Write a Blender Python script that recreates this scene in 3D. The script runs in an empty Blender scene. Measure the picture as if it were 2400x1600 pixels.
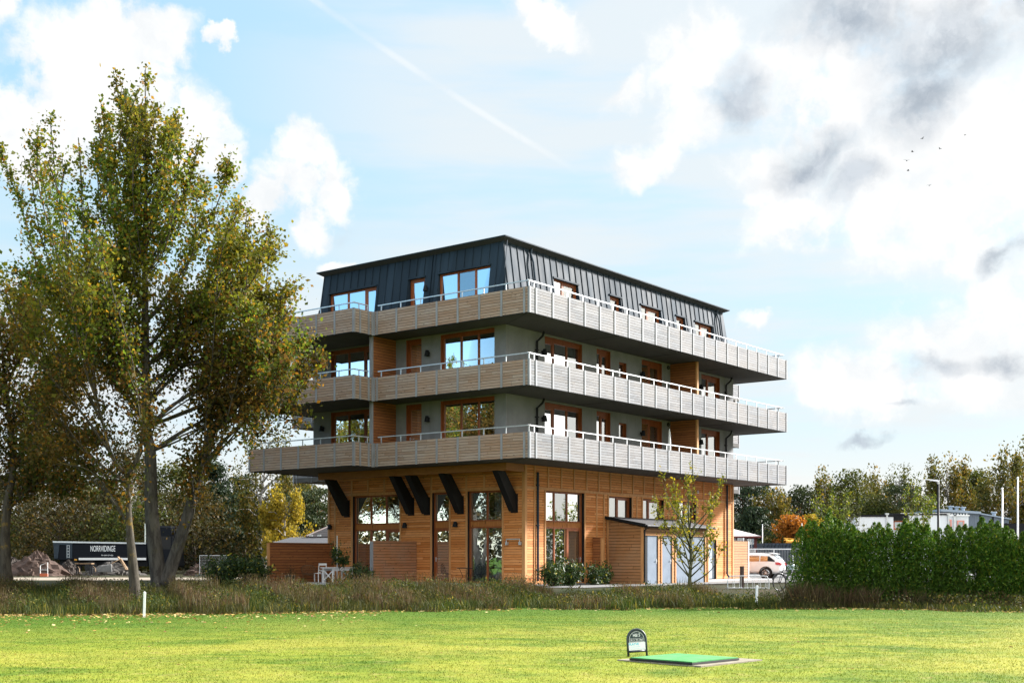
import bpy, bmesh, math, random
import numpy as np
from mathutils import Vector, Matrix

SC = bpy.context.scene
COL = SC.collection
R = math.radians
random.seed(7)
RNG = np.random.default_rng(7)

# ------------------------------------------------------------------ camera
cam_data = bpy.data.cameras.new("camera")
cam = bpy.data.objects.new("camera", cam_data)
COL.objects.link(cam)
cam.location = (0.0, 0.0, 1.176)
cam.rotation_euler = (R(90), 0, 0)
cam_data.sensor_width = 36.0
cam_data.lens = 43.5
cam_data.shift_y = 0.2104
cam_data.clip_start = 0.1
cam_data.clip_end = 6000
SC.camera = cam

# ------------------------------------------------------------------ light and exposure
SUN_AZ, SUN_EL = R(63), R(27)          # azimuth clockwise from +Y (away from the camera)
sun_dir = Vector((math.sin(SUN_AZ) * math.cos(SUN_EL), math.cos(SUN_AZ) * math.cos(SUN_EL), math.sin(SUN_EL)))
sl = bpy.data.lights.new("sun", 'SUN')
sl.energy = 4.2
sl.angle = R(7)
sl.color = (1.0, 0.975, 0.94)
sun = bpy.data.objects.new("sun", sl)
sun.rotation_euler = sun_dir.to_track_quat('Z', 'Y').to_euler()
sun.location = (60, 20, 60)
COL.objects.link(sun)

SC.view_settings.view_transform = 'Standard'
SC.view_settings.look = 'None'
SC.view_settings.gamma = 1
SC.view_settings.use_curve_mapping = False
SC.view_settings.exposure = 2.0
SC.render.engine = 'CYCLES'
SC.cycles.use_denoising = True
SC.cycles.max_bounces = 6
SC.cycles.transparent_max_bounces = 12
SC.cycles.sample_clamp_indirect = 6


class NT:
    """small helper round a node tree"""
    def __init__(s, tree):
        s.t = tree; s.n = tree.nodes; s.l = tree.links
    def node(s, typ, **kw):
        nd = s.n.new(typ)
        for k, v in kw.items():
            setattr(nd, k, v)
        return nd
    def val(s, sock, v):
        if hasattr(v, 'is_output') or isinstance(v, bpy.types.NodeSocket):
            s.l.new(v, sock)
        else:
            sock.default_value = v
    def math(s, op, a, b=None, c=None, clamp=False):
        nd = s.node('ShaderNodeMath', operation=op, use_clamp=clamp)
        for i, v in enumerate((a, b, c)):
            if v is not None:
                s.val(nd.inputs[i], v)
        return nd.outputs[0]
    def vmath(s, op, a, b=None):
        nd = s.node('ShaderNodeVectorMath', operation=op)
        s.val(nd.inputs[0], a)
        if b is not None:
            s.val(nd.inputs[1], b)
        return nd.outputs['Value'] if op in ('LENGTH', 'DOT_PRODUCT', 'DISTANCE') else nd.outputs[0]
    def xyz(s, v):
        nd = s.node('ShaderNodeSeparateXYZ'); s.l.new(v, nd.inputs[0]); return nd.outputs
    def comb(s, x, y, z):
        nd = s.node('ShaderNodeCombineXYZ')
        for i, v in enumerate((x, y, z)):
            s.val(nd.inputs[i], v)
        return nd.outputs[0]
    def noise(s, vec, scale, detail=4, rough=0.55, dist=0.0, out='Fac'):
        nd = s.node('ShaderNodeTexNoise')
        if vec is not None:
            s.l.new(vec, nd.inputs['Vector'])
        nd.inputs['Scale'].default_value = scale; nd.inputs['Detail'].default_value = detail
        nd.inputs['Roughness'].default_value = rough; nd.inputs['Distortion'].default_value = dist
        return nd.outputs[out]
    def white(s, vec, out='Value'):
        nd = s.node('ShaderNodeTexWhiteNoise', noise_dimensions='3D'); s.l.new(vec, nd.inputs['Vector']); return nd.outputs[out]
    def maprange(s, v, a, b, c=0.0, d=1.0, smooth=True):
        nd = s.node('ShaderNodeMapRange'); nd.clamp = True
        if smooth: nd.interpolation_type = 'SMOOTHSTEP'
        s.val(nd.inputs[0], v)
        for i, x in enumerate((a, b, c, d)):
            s.val(nd.inputs[i + 1], x)
        return nd.outputs[0]
    def mix(s, f, a, b, blend='MIX'):
        nd = s.node('ShaderNodeMix', data_type='RGBA', blend_type=blend)
        s.val(nd.inputs[0], f)
        for i, v in ((6, a), (7, b)):
            if isinstance(v, tuple) and len(v) == 3: v = (*v, 1)
            s.val(nd.inputs[i], v)
        return nd.outputs[2]
    def ramp(s, f, stops, interp='LINEAR'):
        nd = s.node('ShaderNodeValToRGB'); cr = nd.color_ramp; cr.interpolation = interp
        while len(cr.elements) < len(stops): cr.elements.new(0.5)
        for e, (p, c) in zip(cr.elements, stops):
            e.position = p; e.color = (*c, 1)
        s.l.new(f, nd.inputs[0]); return nd.outputs[0]


# ------------------------------------------------------------------ sky
def build_world():
    w = bpy.data.worlds.new("World"); SC.world = w; w.use_nodes = True
    t = NT(w.node_tree); t.n.clear()
    out = t.node('ShaderNodeOutputWorld'); bg = t.node('ShaderNodeBackground'); bg.inputs['Strength'].default_value = 0.1
    t.l.new(bg.outputs[0], out.inputs[0])
    sky = t.node('ShaderNodeTexSky', sky_type='NISHITA', sun_disc=False)
    sky.sun_elevation = SUN_EL; sky.sun_rotation = SUN_AZ
    sky.air_density = 1.0; sky.dust_density = 0.6; sky.ozone_density = 1.6
    d = t.node('ShaderNodeTexCoord').outputs['Generated']
    x, y, z = t.xyz(d)
    az = t.math('MULTIPLY', t.math('ARCTAN2', x, y), 57.2958)      # degrees clockwise from +Y
    el = t.math('MULTIPLY', t.math('ARCSINE', z), 57.2958)
    ae = t.comb(az, el, 0.0)
    # ragged cloud edges: push the lookup about with noise
    n1 = t.noise(ae, 0.22, 7, 0.58, 0.0, 'Color')
    n2 = t.noise(ae, 0.9, 5, 0.6, 0.0, 'Color')
    wob = t.vmath('SCALE', t.vmath('SUBTRACT', n1, (0.5, 0.5, 0.5))); wob.node.inputs['Scale'].default_value = 3.4
    wob2 = t.vmath('SCALE', t.vmath('SUBTRACT', n2, (0.5, 0.5, 0.5))); wob2.node.inputs['Scale'].default_value = 1.1
    p = t.vmath('ADD', t.vmath('ADD', ae, wob), wob2)
    big = t.noise(ae, 0.075, 6, 0.6)
    fine = t.noise(p, 0.35, 6, 0.6)

    def blobs(lst, src, soft, wisp=0.55):
        m = None
        for (a, e, ra, re, rot) in lst:
            mp = t.node('ShaderNodeMapping', vector_type='TEXTURE')
            mp.inputs['Location'].default_value = (a, e, 0); mp.inputs['Rotation'].default_value = (0, 0, R(rot))
            mp.inputs['Scale'].default_value = (ra, re, 1)
            t.l.new(src, mp.inputs['Vector'])
            v = t.math('SUBTRACT', 1.0, t.vmath('LENGTH', mp.outputs[0]))
            m = v if m is None else t.math('MAXIMUM', m, v)
        m = t.math('ADD', m, t.math('MULTIPLY', t.math('SUBTRACT', fine, 0.5), wisp))
        return t.maprange(m, 0.0, soft)

    cumulus = blobs([(-22.6, 23.2, 1.6, 2.2, 0), (-18.5, 20.2, 5.2, 3.2, 0), (-16.2, 21.6, 2.6, 1.9, 0), (-14.6, 18.4, 2.4, 2.4, 20), (-21.0, 18.0, 4.2, 2.6, 0),
                     (-13.3, 22.0, 0.75, 0.55, 30), (-13.0, 17.2, 1.2, 1.4, 30), (-9.4, 18.2, 1.7, 1.5, 0), (-9.8, 16.6, 2.5, 1.5, 0), (-8.0, 16.5, 1.7, 1.7, 0), (-11.2, 16.0, 1.6, 1.1, 10),
                     (-9.0, 15.1, 1.5, 1.2, 0), (-11.9, 15.4, 1.1, 0.8, 0), (-8.0, 13.2, 1.5, 0.5, 0)], p, 0.46, 0.85)
    right = blobs([(6.2, 17.8, 2.9, 1.25, 20), (5.4, 20.7, 1.5, 1.0, 30), (8.4, 22.2, 3.2, 2.2, 30), (8.2, 19.4, 2.2, 1.6, 30), (14.0, 20.0, 5.0, 4.0, 0), (19.5, 16.0, 6.5, 6.0, 0),
                   (12.6, 14.8, 3.4, 2.0, 0), (20.0, 23.5, 8.0, 3.2, 0), (11.6, 17.0, 2.4, 2.0, 0), (22.0, 9.5, 8.0, 3.6, 0), (16.0, 7.6, 5.0, 2.2, 0), (10.8, 10.6, 1.0, 0.5, 0),
                   (1.4, 23.6, 3.0, 0.9, -26)], p, 0.62, 1.0)
    veil = t.maprange(el, 20.0, 8.5, 0.0, 1.0)
    streak = t.math('MULTIPLY', t.noise(t.vmath('MULTIPLY', ae, (0.05, 0.34, 1.0)), 1.0, 5, 0.55), 0.95)
    # the far half of the sky, behind the camera: broken cloud on blue
    behind = t.math('MULTIPLY', t.maprange(t.math('ABSOLUTE', az), 26.0, 40.0), t.math('MULTIPLY', t.maprange(big, 0.53, 0.66), t.maprange(t.math('ABSOLUTE', t.math('ADD', az, 100.0)), 20.0, 45.0)))
    sunside = t.math('MULTIPLY', t.maprange(az, 24.0, 36.0), t.maprange(az, 150.0, 110.0))
    # contrail: a thin band round a great circle
    ctr = t.math('ABSOLUTE', t.math('SUBTRACT', el, t.math('MULTIPLY_ADD', az, -0.55, 18.95)))
    ctr = t.math('MULTIPLY', t.maprange(ctr, 0.24, 0.03), t.math('MULTIPLY', t.maprange(az, 3.6, 0.5), t.maprange(az, -24.0, -9.0)))
    ctr = t.math('MULTIPLY', ctr, t.maprange(fine, 0.25, 0.6, 0.10, 0.34))
    grey = blobs([(15.6, 22.8, 5.0, 2.2, -4), (19.4, 21.6, 5.4, 3.0, 26), (22.8, 23.0, 5.0, 3.4, 10), (13.6, 17.4, 4.0, 1.5, 14), (18.4, 19.6, 3.6, 2.8, 38), (15.6, 16.2, 2.4, 1.3, 20),
                  (10.6, 20.2, 2.2, 1.7, 40), (18.9, 8.5, 2.3, 0.95, 14), (21.8, 8.6, 2.4, 1.0, -4), (16.0, 5.0, 1.5, 0.42, 8), (17.8, 6.6, 1.3, 0.35, 8), (22.0, 12.6, 2.0, 0.7, 25)], p, 0.95, 0.8)
    grey_soft = t.math('MULTIPLY', blobs([(-9.2, 15.4, 1.6, 0.8, -10), (-7.6, 14.8, 1.0, 0.7, 0), (-13.4, 16.6, 1.6, 0.8, 0), (-8.0, 17.2, 0.9, 0.6, 0)], p, 1.0), 0.35)

    m = t.math('MAXIMUM', t.math('MAXIMUM', cumulus, right), behind)
    m = t.math('MAXIMUM', m, t.math('MAXIMUM', sunside, ctr))
    ahead = t.maprange(az, -62.0, -34.0)
    haze = t.math('MULTIPLY', t.math('MAXIMUM', veil, t.math('MULTIPLY', t.maprange(az, -17.5, -1.0), 0.88)), t.maprange(streak, 0.30, 0.56, 0.34, 1.0))
    low = t.maprange(el, 12.0, 2.0, 0.0, 0.9)
    haze = t.math('MULTIPLY', t.math('MAXIMUM', haze, low), t.math('MAXIMUM', ahead, 0.06))
    blue = t.mix(t.math('MULTIPLY', ahead, t.maprange(el, 10, 26, 0.85, 0.72)), sky.outputs[0], (1.15, 1.86, 2.18), 'MIX')
    west = t.math('MULTIPLY', t.math('SUBTRACT', 1.0, ahead), t.math('MULTIPLY', t.maprange(az, -150.0, -128.0), t.maprange(el, 2.0, 13.0, 0.25, 0.85)))
    blue = t.mix(west, blue, (0.55, 1.65, 2.75), 'MIX')
    base = t.mix(haze, blue, (2.16, 2.29, 2.36))
    cl = t.mix(t.maprange(fine, 0.30, 0.66), (2.28, 2.36, 2.42), (2.75, 2.74, 2.72))
    col = t.mix(m, base, cl)
    warm = t.math('MULTIPLY', t.math('MULTIPLY', t.maprange(el, 6.0, 0.0), ahead), 0.7)
    col = t.mix(warm, col, (2.9, 2.72, 2.42))
    gcol = t.mix(t.maprange(fine, 0.34, 0.64), (0.70, 0.86, 1.08), (1.55, 1.72, 1.92))
    col = t.mix(t.math('MULTIPLY', grey, 0.86), col, gcol)
    col = t.mix(grey_soft, col, (1.7, 1.82, 1.95))
    # unseen bright cloud added overhead and behind the camera as fill light, brighter still round the sun outside the frame
    over = t.math('MAXIMUM', t.maprange(el, 33.0, 60.0), t.math('MULTIPLY', t.maprange(t.math('ABSOLUTE', az), 125.0, 150.0), t.maprange(el, 2.0, 14.0)))
    col = t.mix(t.math('MULTIPLY', over, t.maprange(big, 0.38, 0.6, 0.55, 1.0)), col, (6.8, 6.7, 6.6))
    sd = t.vmath('DOT_PRODUCT', d, tuple(sun_dir))
    glow = t.math('POWER', t.math('MAXIMUM', sd, 0.0), 13.0)
    col = t.mix(t.math('MULTIPLY', glow, 0.7), col, (10.0, 9.2, 7.8))
    t.l.new(col, bg.inputs['Color'])
build_world()

# ------------------------------------------------------------------ mesh helpers
def link(o, parent=None):
    COL.objects.link(o)
    if parent is not None: o.parent = parent
    return o

def tag(o, label=None, cat=None, group=None, kind=None):
    if label: o['label'] = label
    if cat: o['category'] = cat
    if group: o['group'] = group
    if kind: o['kind'] = kind
    return o

def thing(name, label, cat, loc=(0, 0, 0), rz=0.0, group=None):
    o = bpy.data.objects.new(name, None)
    o.empty_display_size = 0.3
    o.location = loc; o.rotation_euler = (0, 0, rz)
    link(o)
    return tag(o, label, cat, group)

def copy_tree(o, parent=None):
    c = o.copy(); COL.objects.link(c)
    if parent is not None: c.parent = parent
    for ch in list(o.children): copy_tree(ch, c)
    return c

class MB:
    def __init__(s): s.v = []; s.f = []
    def add(s, vs, fs):
        b = len(s.v); s.v.extend([tuple(v) for v in vs]); s.f.extend([tuple(b + i for i in f) for f in fs]); return s
    def quad(s, a, b, c, d): return s.add([a, b, c, d], [(0, 1, 2, 3)])
    def hexa(s, p):   # 8 corners, bottom ring then top ring
        return s.add(p, [(3, 2, 1, 0), (4, 5, 6, 7), (0, 1, 5, 4), (1, 2, 6, 5), (2, 3, 7, 6), (3, 0, 4, 7)])
    def box(s, x0, x1, y0, y1, z0, z1):
        return s.hexa([(x0, y0, z0), (x1, y0, z0), (x1, y1, z0), (x0, y1, z0), (x0, y0, z1), (x1, y0, z1), (x1, y1, z1), (x0, y1, z1)])
    def beam(s, a, b, w, h, up=(0, 0, 1)):
        a = Vector(a); b = Vector(b); d = (b - a).normalized(); u = Vector(up)
        r = d.cross(u)
        if r.length < 1e-5: r = d.cross(Vector((1, 0, 0)))
        r.normalize(); u = r.cross(d).normalized()
        r *= w / 2; u *= h / 2
        return s.hexa([a - r - u, a + r - u, b + r - u, b - r - u, a - r + u, a + r + u, b + r + u, b - r + u])
    def prism(s, poly, z0, z1):
        n = len(poly)
        return s.add([(x, y, z0) for x, y in poly] + [(x, y, z1) for x, y in poly],
                     [tuple(reversed(range(n))), tuple(range(n, 2 * n))] + [(i, (i + 1) % n, n + (i + 1) % n, n + i) for i in range(n)])
    def extrude(s, pts, vec):      # planar polygon pushed along vec
        n = len(pts); v = Vector(vec)
        return s.add([tuple(p) for p in pts] + [tuple(Vector(p) + v) for p in pts],
                     [tuple(reversed(range(n))), tuple(range(n, 2 * n))] + [(i, (i + 1) % n, n + (i + 1) % n, n + i) for i in range(n)])
    def tube(s, pts, rad, n=8, caps=True):
        pts = [Vector(p) for p in pts]
        if not hasattr(rad, '__len__'): rad = [rad] * len(pts)
        b = len(s.v); prev = None; k = len(pts)
        for i, p in enumerate(pts):
            d = (pts[min(i + 1, k - 1)] - pts[max(i - 1, 0)])
            d = d.normalized() if d.length > 1e-9 else Vector((0, 0, 1))
            if prev is None:
                r = d.cross(Vector((0, 0, 1)))
                if r.length < 1e-3: r = d.cross(Vector((1, 0, 0)))
            else:
                r = prev - d * prev.dot(d)
            r.normalize(); prev = r; u = d.cross(r)
            for j in range(n):
                a = 2 * math.pi * j / n
                s.v.append(tuple(p + (r * math.cos(a) + u * math.sin(a)) * rad[i]))
        for i in range(k - 1):
            for j in range(n):
                s.f.append((b + i * n + j, b + i * n + (j + 1) % n, b + (i + 1) * n + (j + 1) % n, b + (i + 1) * n + j))
        if caps:
            s.f.append(tuple(reversed([b + j for j in range(n)]))); s.f.append(tuple(b + (k - 1) * n + j for j in range(n)))
        return s
    def lathe(s, prof, n=16, c=(0, 0, 0), axis='z'):
        b = len(s.v); k = len(prof)
        for r, h in prof:
            for j in range(n):
                a = 2 * math.pi * j / n; p = (r * math.cos(a), r * math.sin(a), h)
                if axis == 'y': p = (p[0], p[2], p[1])
                if axis == 'x': p = (p[2], p[0], p[1])
                s.v.append((p[0] + c[0], p[1] + c[1], p[2] + c[2]))
        for i in range(k - 1):
            for j in range(n):
                s.f.append((b + i * n + j, b + i * n + (j + 1) % n, b + (i + 1) * n + (j + 1) % n, b + (i + 1) * n + j))
        return s
    def sphere(s, c, rx, ry, rz, n=10, m=6):
        return s.lathe_s(c, rx, ry, rz, n, m)
    def lathe_s(s, c, rx, ry, rz, n, m):
        b = len(s.v)
        for i in range(m + 1):
            ph = -math.pi / 2 + math.pi * i / m
            for j in range(n):
                a = 2 * math.pi * j / n
                s.v.append((c[0] + rx * math.cos(ph) * math.cos(a), c[1] + ry * math.cos(ph) * math.sin(a), c[2] + rz * math.sin(ph)))
        for i in range(m):
            for j in range(n):
                s.f.append((b + i * n + j, b + i * n + (j + 1) % n, b + (i + 1) * n + (j + 1) % n, b + (i + 1) * n + j))
        return s
    def build(s, name, m, parent=None, smooth=False, bevel=0.0):
        me = bpy.data.meshes.new(name)
        me.from_pydata(s.v, [], s.f); me.validate()
        bm = bmesh.new(); bm.from_mesh(me)
        bmesh.ops.recalc_face_normals(bm, faces=bm.faces)
        if bevel:
            bmesh.ops.bevel(bm, geom=list(bm.edges), offset=bevel, segments=1, affect='EDGES', clamp_overlap=True)
        bm.to_mesh(me); bm.free()
        if m is not None: me.materials.append(m)
        if smooth:
            me.polygons.foreach_set('use_smooth', [True] * len(me.polygons))
        o = bpy.data.objects.new(name, me)
        return link(o, parent)

def np_mesh(name, verts, nface, m, parent=None):
    """verts (N*k,3): N separate faces of k corners"""
    k = nface; n = len(verts) // k
    me = bpy.data.meshes.new(name)
    me.vertices.add(len(verts)); me.vertices.foreach_set('co', np.asarray(verts, dtype=np.float32).ravel())
    me.loops.add(len(verts)); me.loops.foreach_set('vertex_index', np.arange(len(verts), dtype=np.int32))
    me.polygons.add(n); me.polygons.foreach_set('loop_start', np.arange(0, n * k, k, dtype=np.int32))
    me.update(calc_edges=True)
    me.materials.append(m)
    o = bpy.data.objects.new(name, me)
    return link(o, parent)

# ------------------------------------------------------------------ materials
def new_mat(name):
    m = bpy.data.materials.new(name); m.use_nodes = True
    t = NT(m.node_tree)
    return m, t, t.n['Principled BSDF']

def plain(name, col, rough=0.6, metal=0.0, var=0.12, scale=6.0, bump=0.0, spec=0.5):
    m, t, b = new_mat(name)
    oc = t.node('ShaderNodeTexCoord').outputs['Object']
    n = t.noise(oc, scale, 5, 0.6)
    k = t.maprange(n, 0.25, 0.75, 1 - var, 1 + var, smooth=False)
    c = t.mix(1.0, (*col, 1), t.comb(k, k, k), 'MULTIPLY')
    t.l.new(c, b.inputs['Base Color'])
    t.val(b.inputs['Roughness'], t.maprange(n, 0.2, 0.8, max(rough - 0.08, 0.02), min(rough + 0.1, 1), smooth=False))
    b.inputs['Metallic'].default_value = metal; b.inputs['Specular IOR Level'].default_value = spec
    if bump:
        bp = t.node('ShaderNodeBump'); bp.inputs['Strength'].default_value = bump; bp.inputs['Distance'].default_value = 0.01
        t.l.new(t.noise(oc, scale * 8, 4), bp.inputs['Height']); t.l.new(bp.outputs[0], b.inputs['Normal'])
    return m

def boards(name, tones, bh=0.115, seg=2.4, gap=0.1, gapcol=(0.02, 0.012, 0.008), along='xy', weather=None, wamt=0.0, knots=True, rough=0.7, vertical=False):
    """horizontal boarding in object space: one tone per plank, knots, grain, dark joints"""
    m, t, b = new_mat(name)
    oc = t.node('ShaderNodeTexCoord').outputs['Object']
    x, y, z = t.xyz(oc)
    h = t.math('ADD', x, y)
    if vertical: h, z = z, h
    zz = t.math('DIVIDE', z, bh)
    row = t.math('FLOOR', zz); fr = t.math('SUBTRACT', zz, row)
    off = t.math('MULTIPLY', t.white(t.comb(row, 3.7, 1.3)), seg * 3)
    hh = t.math('DIVIDE', t.math('ADD', h, off), seg)
    sg = t.math('FLOOR', hh); fs = t.math('SUBTRACT', hh, sg)
    rnd = t.white(t.comb(row, sg, 5.0))
    edge = t.math('MINIMUM', fr, t.math('SUBTRACT', 1.0, fr))
    joint = t.maprange(edge, gap * 0.35, gap, 1.0, 0.0)
    endj = t.math('MULTIPLY', t.maprange(t.math('MINIMUM', fs, t.math('SUBTRACT', 1.0, fs)), 0.001, 0.003, 1.0, 0.0), 0.7)
    joint = t.math('MAXIMUM', joint, endj)
    gv = t.comb(t.math('ADD', t.math('MULTIPLY', h, 1.6), t.math('MULTIPLY', rnd, 60.0)), t.math('MULTIPLY', z, 34.0), rnd)
    grain = t.noise(gv, 1.5, 5, 0.62, 0.6)
    k = len(tones)
    base = t.ramp(rnd, [(i / (k - 1), c) for i, c in enumerate(tones)])
    col = t.mix(t.maprange(grain, 0.3, 0.72), base, t.mix(1.0, base, (0.68, 0.62, 0.56, 1), 'MULTIPLY'))
    if weather:
        wn = t.noise(oc, 0.55, 6, 0.65, 0.4)
        col = t.mix(t.math('MULTIPLY', t.maprange(wn, 0.35, 0.66), wamt), col, weather)
    if knots:
        kv = t.comb(t.math('MULTIPLY', h, 2.3), t.math('ADD', t.math('MULTIPLY', z, 8.6), t.math('MULTIPLY', rnd, 9.0)), rnd)
        vo = t.node('ShaderNodeTexVoronoi', feature='F1'); vo.inputs['Scale'].default_value = 1.0
        t.l.new(kv, vo.inputs['Vector'])
        kn = t.math('MULTIPLY', t.maprange(vo.outputs['Distance'], 0.16, 0.08), t.math('GREATER_THAN', t.white(vo.outputs['Position']), 0.3))
        col = t.mix(t.math('MULTIPLY', kn, 0.82), col, (0.045, 0.024, 0.014, 1))
    col = t.mix(joint, col, (*gapcol, 1))
    t.l.new(col, b.inputs['Base Color'])
    b.inputs['Roughness'].default_value = rough; b.inputs['Specular IOR Level'].default_value = 0.25
    bp = t.node('ShaderNodeBump'); bp.inputs['Strength'].default_value = 0.8; bp.inputs['Distance'].default_value = 0.012
    hgt = t.math('SUBTRACT', t.math('MULTIPLY', grain, 0.15), joint)
    t.l.new(hgt, bp.inputs['Height']); t.l.new(bp.outputs[0], b.inputs['Normal'])
    return m

def grainwood(name, col, dark=0.6, rough=0.6, sx=2, sz=2, grey=None):
    m, t, b = new_mat(name)
    oc = t.node('ShaderNodeTexCoord').outputs['Object']
    g = t.noise(t.vmath('MULTIPLY', oc, (sx, sx, sz)), 3.0, 6, 0.65, 0.8)
    c = t.mix(t.maprange(g, 0.3, 0.7), (*col, 1), (col[0] * dark, col[1] * dark * 0.94, col[2] * dark * 0.9, 1))
    if grey:
        c = t.mix(t.math('MULTIPLY', t.maprange(t.noise(oc, 0.8, 5), 0.4, 0.65), 0.6), c, (*grey, 1))
    t.l.new(c, b.inputs['Base Color']); b.inputs['Roughness'].default_value = rough; b.inputs['Specular IOR Level'].default_value = 0.3
    return m

def leafmat(name, stops, trans=0.4, scale=0.25, tint=None, tamt=0.6, rough=0.6, spec=0.12, tcol=1.25):
    m, t, b = new_mat(name)
    rnd = t.node('ShaderNodeNewGeometry').outputs['Random Per Island']
    col = t.ramp(rnd, stops)
    oc = t.node('ShaderNodeTexCoord').outputs['Object']
    if tint:
        col = t.mix(t.math('MULTIPLY', t.maprange(t.noise(oc, scale, 4, 0.6), 0.42, 0.62), tamt), col, (*tint, 1))
    t.l.new(col, b.inputs['Base Color']); b.inputs['Roughness'].default_value = rough; b.inputs['Specular IOR Level'].default_value = spec
    tr = t.node('ShaderNodeBsdfTranslucent')
    t.l.new(t.mix(1.0, col, (tcol * 1.1, tcol, tcol * 0.6, 1), 'MULTIPLY'), tr.inputs['Color'])
    ms = t.node('ShaderNodeMixShader'); ms.inputs[0].default_value = trans
    t.l.new(b.outputs[0], ms.inputs[1]); t.l.new(tr.outputs[0], ms.inputs[2])
    t.l.new(ms.outputs[0], t.n['Material Output'].inputs[0])
    return m

def glassmat(name, refl=0.5, tint=(0.55, 0.62, 0.66), rough=0.004, wave=0.0):
    m, t, b = new_mat(name); t.n.remove(b)
    lw = t.node('ShaderNodeLayerWeight'); lw.inputs['Blend'].default_value = 0.35
    f = t.math('MULTIPLY_ADD', lw.outputs['Fresnel'], 0.5, refl, clamp=True)
    g = t.node('ShaderNodeBsdfGlossy'); g.inputs['Roughness'].default_value = rough; g.inputs['Color'].default_value = (0.92, 0.97, 1, 1)
    tr = t.node('ShaderNodeBsdfTransparent'); tr.inputs['Color'].default_value = (*tint, 1)
    ms = t.node('ShaderNodeMixShader'); t.l.new(f, ms.inputs[0]); t.l.new(tr.outputs[0], ms.inputs[1]); t.l.new(g.outputs[0], ms.inputs[2])
    if wave:      # the slight bow and ripple of double glazing
        oc = t.node('ShaderNodeTexCoord').outputs['Object']
        bp = t.node('ShaderNodeBump'); bp.inputs['Strength'].default_value = wave; bp.inputs['Distance'].default_value = 0.02
        t.l.new(t.noise(oc, 1.3, 2, 0.4), bp.inputs['Height']); t.l.new(bp.outputs[0], g.inputs['Normal'])
    t.l.new(ms.outputs[0], t.n['Material Output'].inputs[0])
    return m

def stained(name, c1, c2, scale=0.7, streak=True, rough=0.85):
    m, t, b = new_mat(name)
    oc = t.node('ShaderNodeTexCoord').outputs['Object']
    n = t.noise(oc, scale, 7, 0.65, 0.3)
    col = t.mix(t.maprange(n, 0.3, 0.7), (*c1, 1), (*c2, 1))
    if streak:
        s = t.noise(t.vmath('MULTIPLY', oc, (2.2, 2.2, 0.12)), 1.0, 5, 0.6)
        col = t.mix(t.math('MULTIPLY', t.maprange(s, 0.5, 0.75), 0.35), col, (c1[0] * 0.6, c1[1] * 0.6, c1[2] * 0.58, 1))
    sp = t.noise(oc, 40, 3)
    col = t.mix(t.maprange(sp, 0.62, 0.7, 0, 0.3), col, (c1[0] * 0.5, c1[1] * 0.5, c1[2] * 0.5, 1))
    t.l.new(col, b.inputs['Base Color']); b.inputs['Roughness'].default_value = rough; b.inputs['Specular IOR Level'].default_value = 0.3
    bp = t.node('ShaderNodeBump'); bp.inputs['Strength'].default_value = 0.25; bp.inputs['Distance'].default_value = 0.01
    t.l.new(sp, bp.inputs['Height']); t.l.new(bp.outputs[0], b.inputs['Normal'])
    return m

def screen_metal(name, col):
    """coated standing-seam sheet: slight oil-canning and tone change from sheet to sheet"""
    m, t, b = new_mat(name)
    oc = t.node('ShaderNodeTexCoord').outputs['Object']
    x, y, z = t.xyz(oc)
    sheet = t.math('FLOOR', t.math('DIVIDE', t.math('ADD', x, y), 0.5))
    r = t.white(t.comb(sheet, 1.0, 2.0))
    k = t.maprange(r, 0, 1, 0.8, 1.2, smooth=False)
    n = t.noise(t.vmath('MULTIPLY', oc, (1, 1, 0.25)), 1.2, 5, 0.6)
    kk = t.math('MULTIPLY', k, t.maprange(n, 0.25, 0.75, 0.85, 1.15))
    t.l.new(t.mix(1.0, (*col, 1), t.comb(kk, kk, kk), 'MULTIPLY'), b.inputs['Base Color'])
    b.inputs['Metallic'].default_value = 0.0; b.inputs['Specular IOR Level'].default_value = 0.12; t.val(b.inputs['Roughness'], t.maprange(n, 0.3, 0.7, 0.6, 0.72))
    bp = t.node('ShaderNodeBump'); bp.inputs['Strength'].default_value = 0.2; bp.inputs['Distance'].default_value = 0.02
    t.l.new(t.noise(t.vmath('MULTIPLY', oc, (1.6, 1.6, 0.5)), 1.0, 2), bp.inputs['Height']); t.l.new(bp.outputs[0], b.inputs['Normal'])
    return m

M = {}
M['larch'] = boards('larch_boards', [(0.52, 0.180, 0.044), (0.64, 0.250, 0.074), (0.74, 0.335, 0.125), (0.58, 0.212, 0.054)], bh=0.118, seg=3.4, gap=.075)
M['larch_dark'] = boards('larch_boards_dark', [(0.27, 0.10, 0.035), (0.33, 0.125, 0.042), (0.24, 0.085, 0.03)], bh=0.13, seg=3.8)  # larch boards in darker brown tones
M['screen'] = boards('screen_boards', [(0.34, 0.15, 0.065), (0.42, 0.19, 0.085), (0.37, 0.17, 0.08)], bh=0.13, seg=4.2, weather=(0.30, 0.19, 0.13, 1), wamt=0.6)
M['shed'] = boards('shed_boards', [(0.36, 0.17, 0.065), (0.42, 0.205, 0.085), (0.38, 0.185, 0.075)], bh=0.15, seg=5.0, weather=(0.34, 0.22, 0.13, 1), wamt=0.5)
M['larch_trim'] = grainwood('larch_trim', (0.52, 0.26, 0.10), 0.75, sz=0.3)
M['beam'] = grainwood('glulam', (0.36, 0.15, 0.05), 0.7, sx=0.5, sz=6)
M['frame'] = grainwood('oiled_frame', (0.25, 0.07, 0.02), 0.75, rough=0.45, sz=0.5)
M['spandrel'] = boards('spandrel_slats', [(0.44, 0.17, 0.045), (0.48, 0.19, 0.055)], bh=0.05, seg=50, vertical=True, knots=False)
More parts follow.
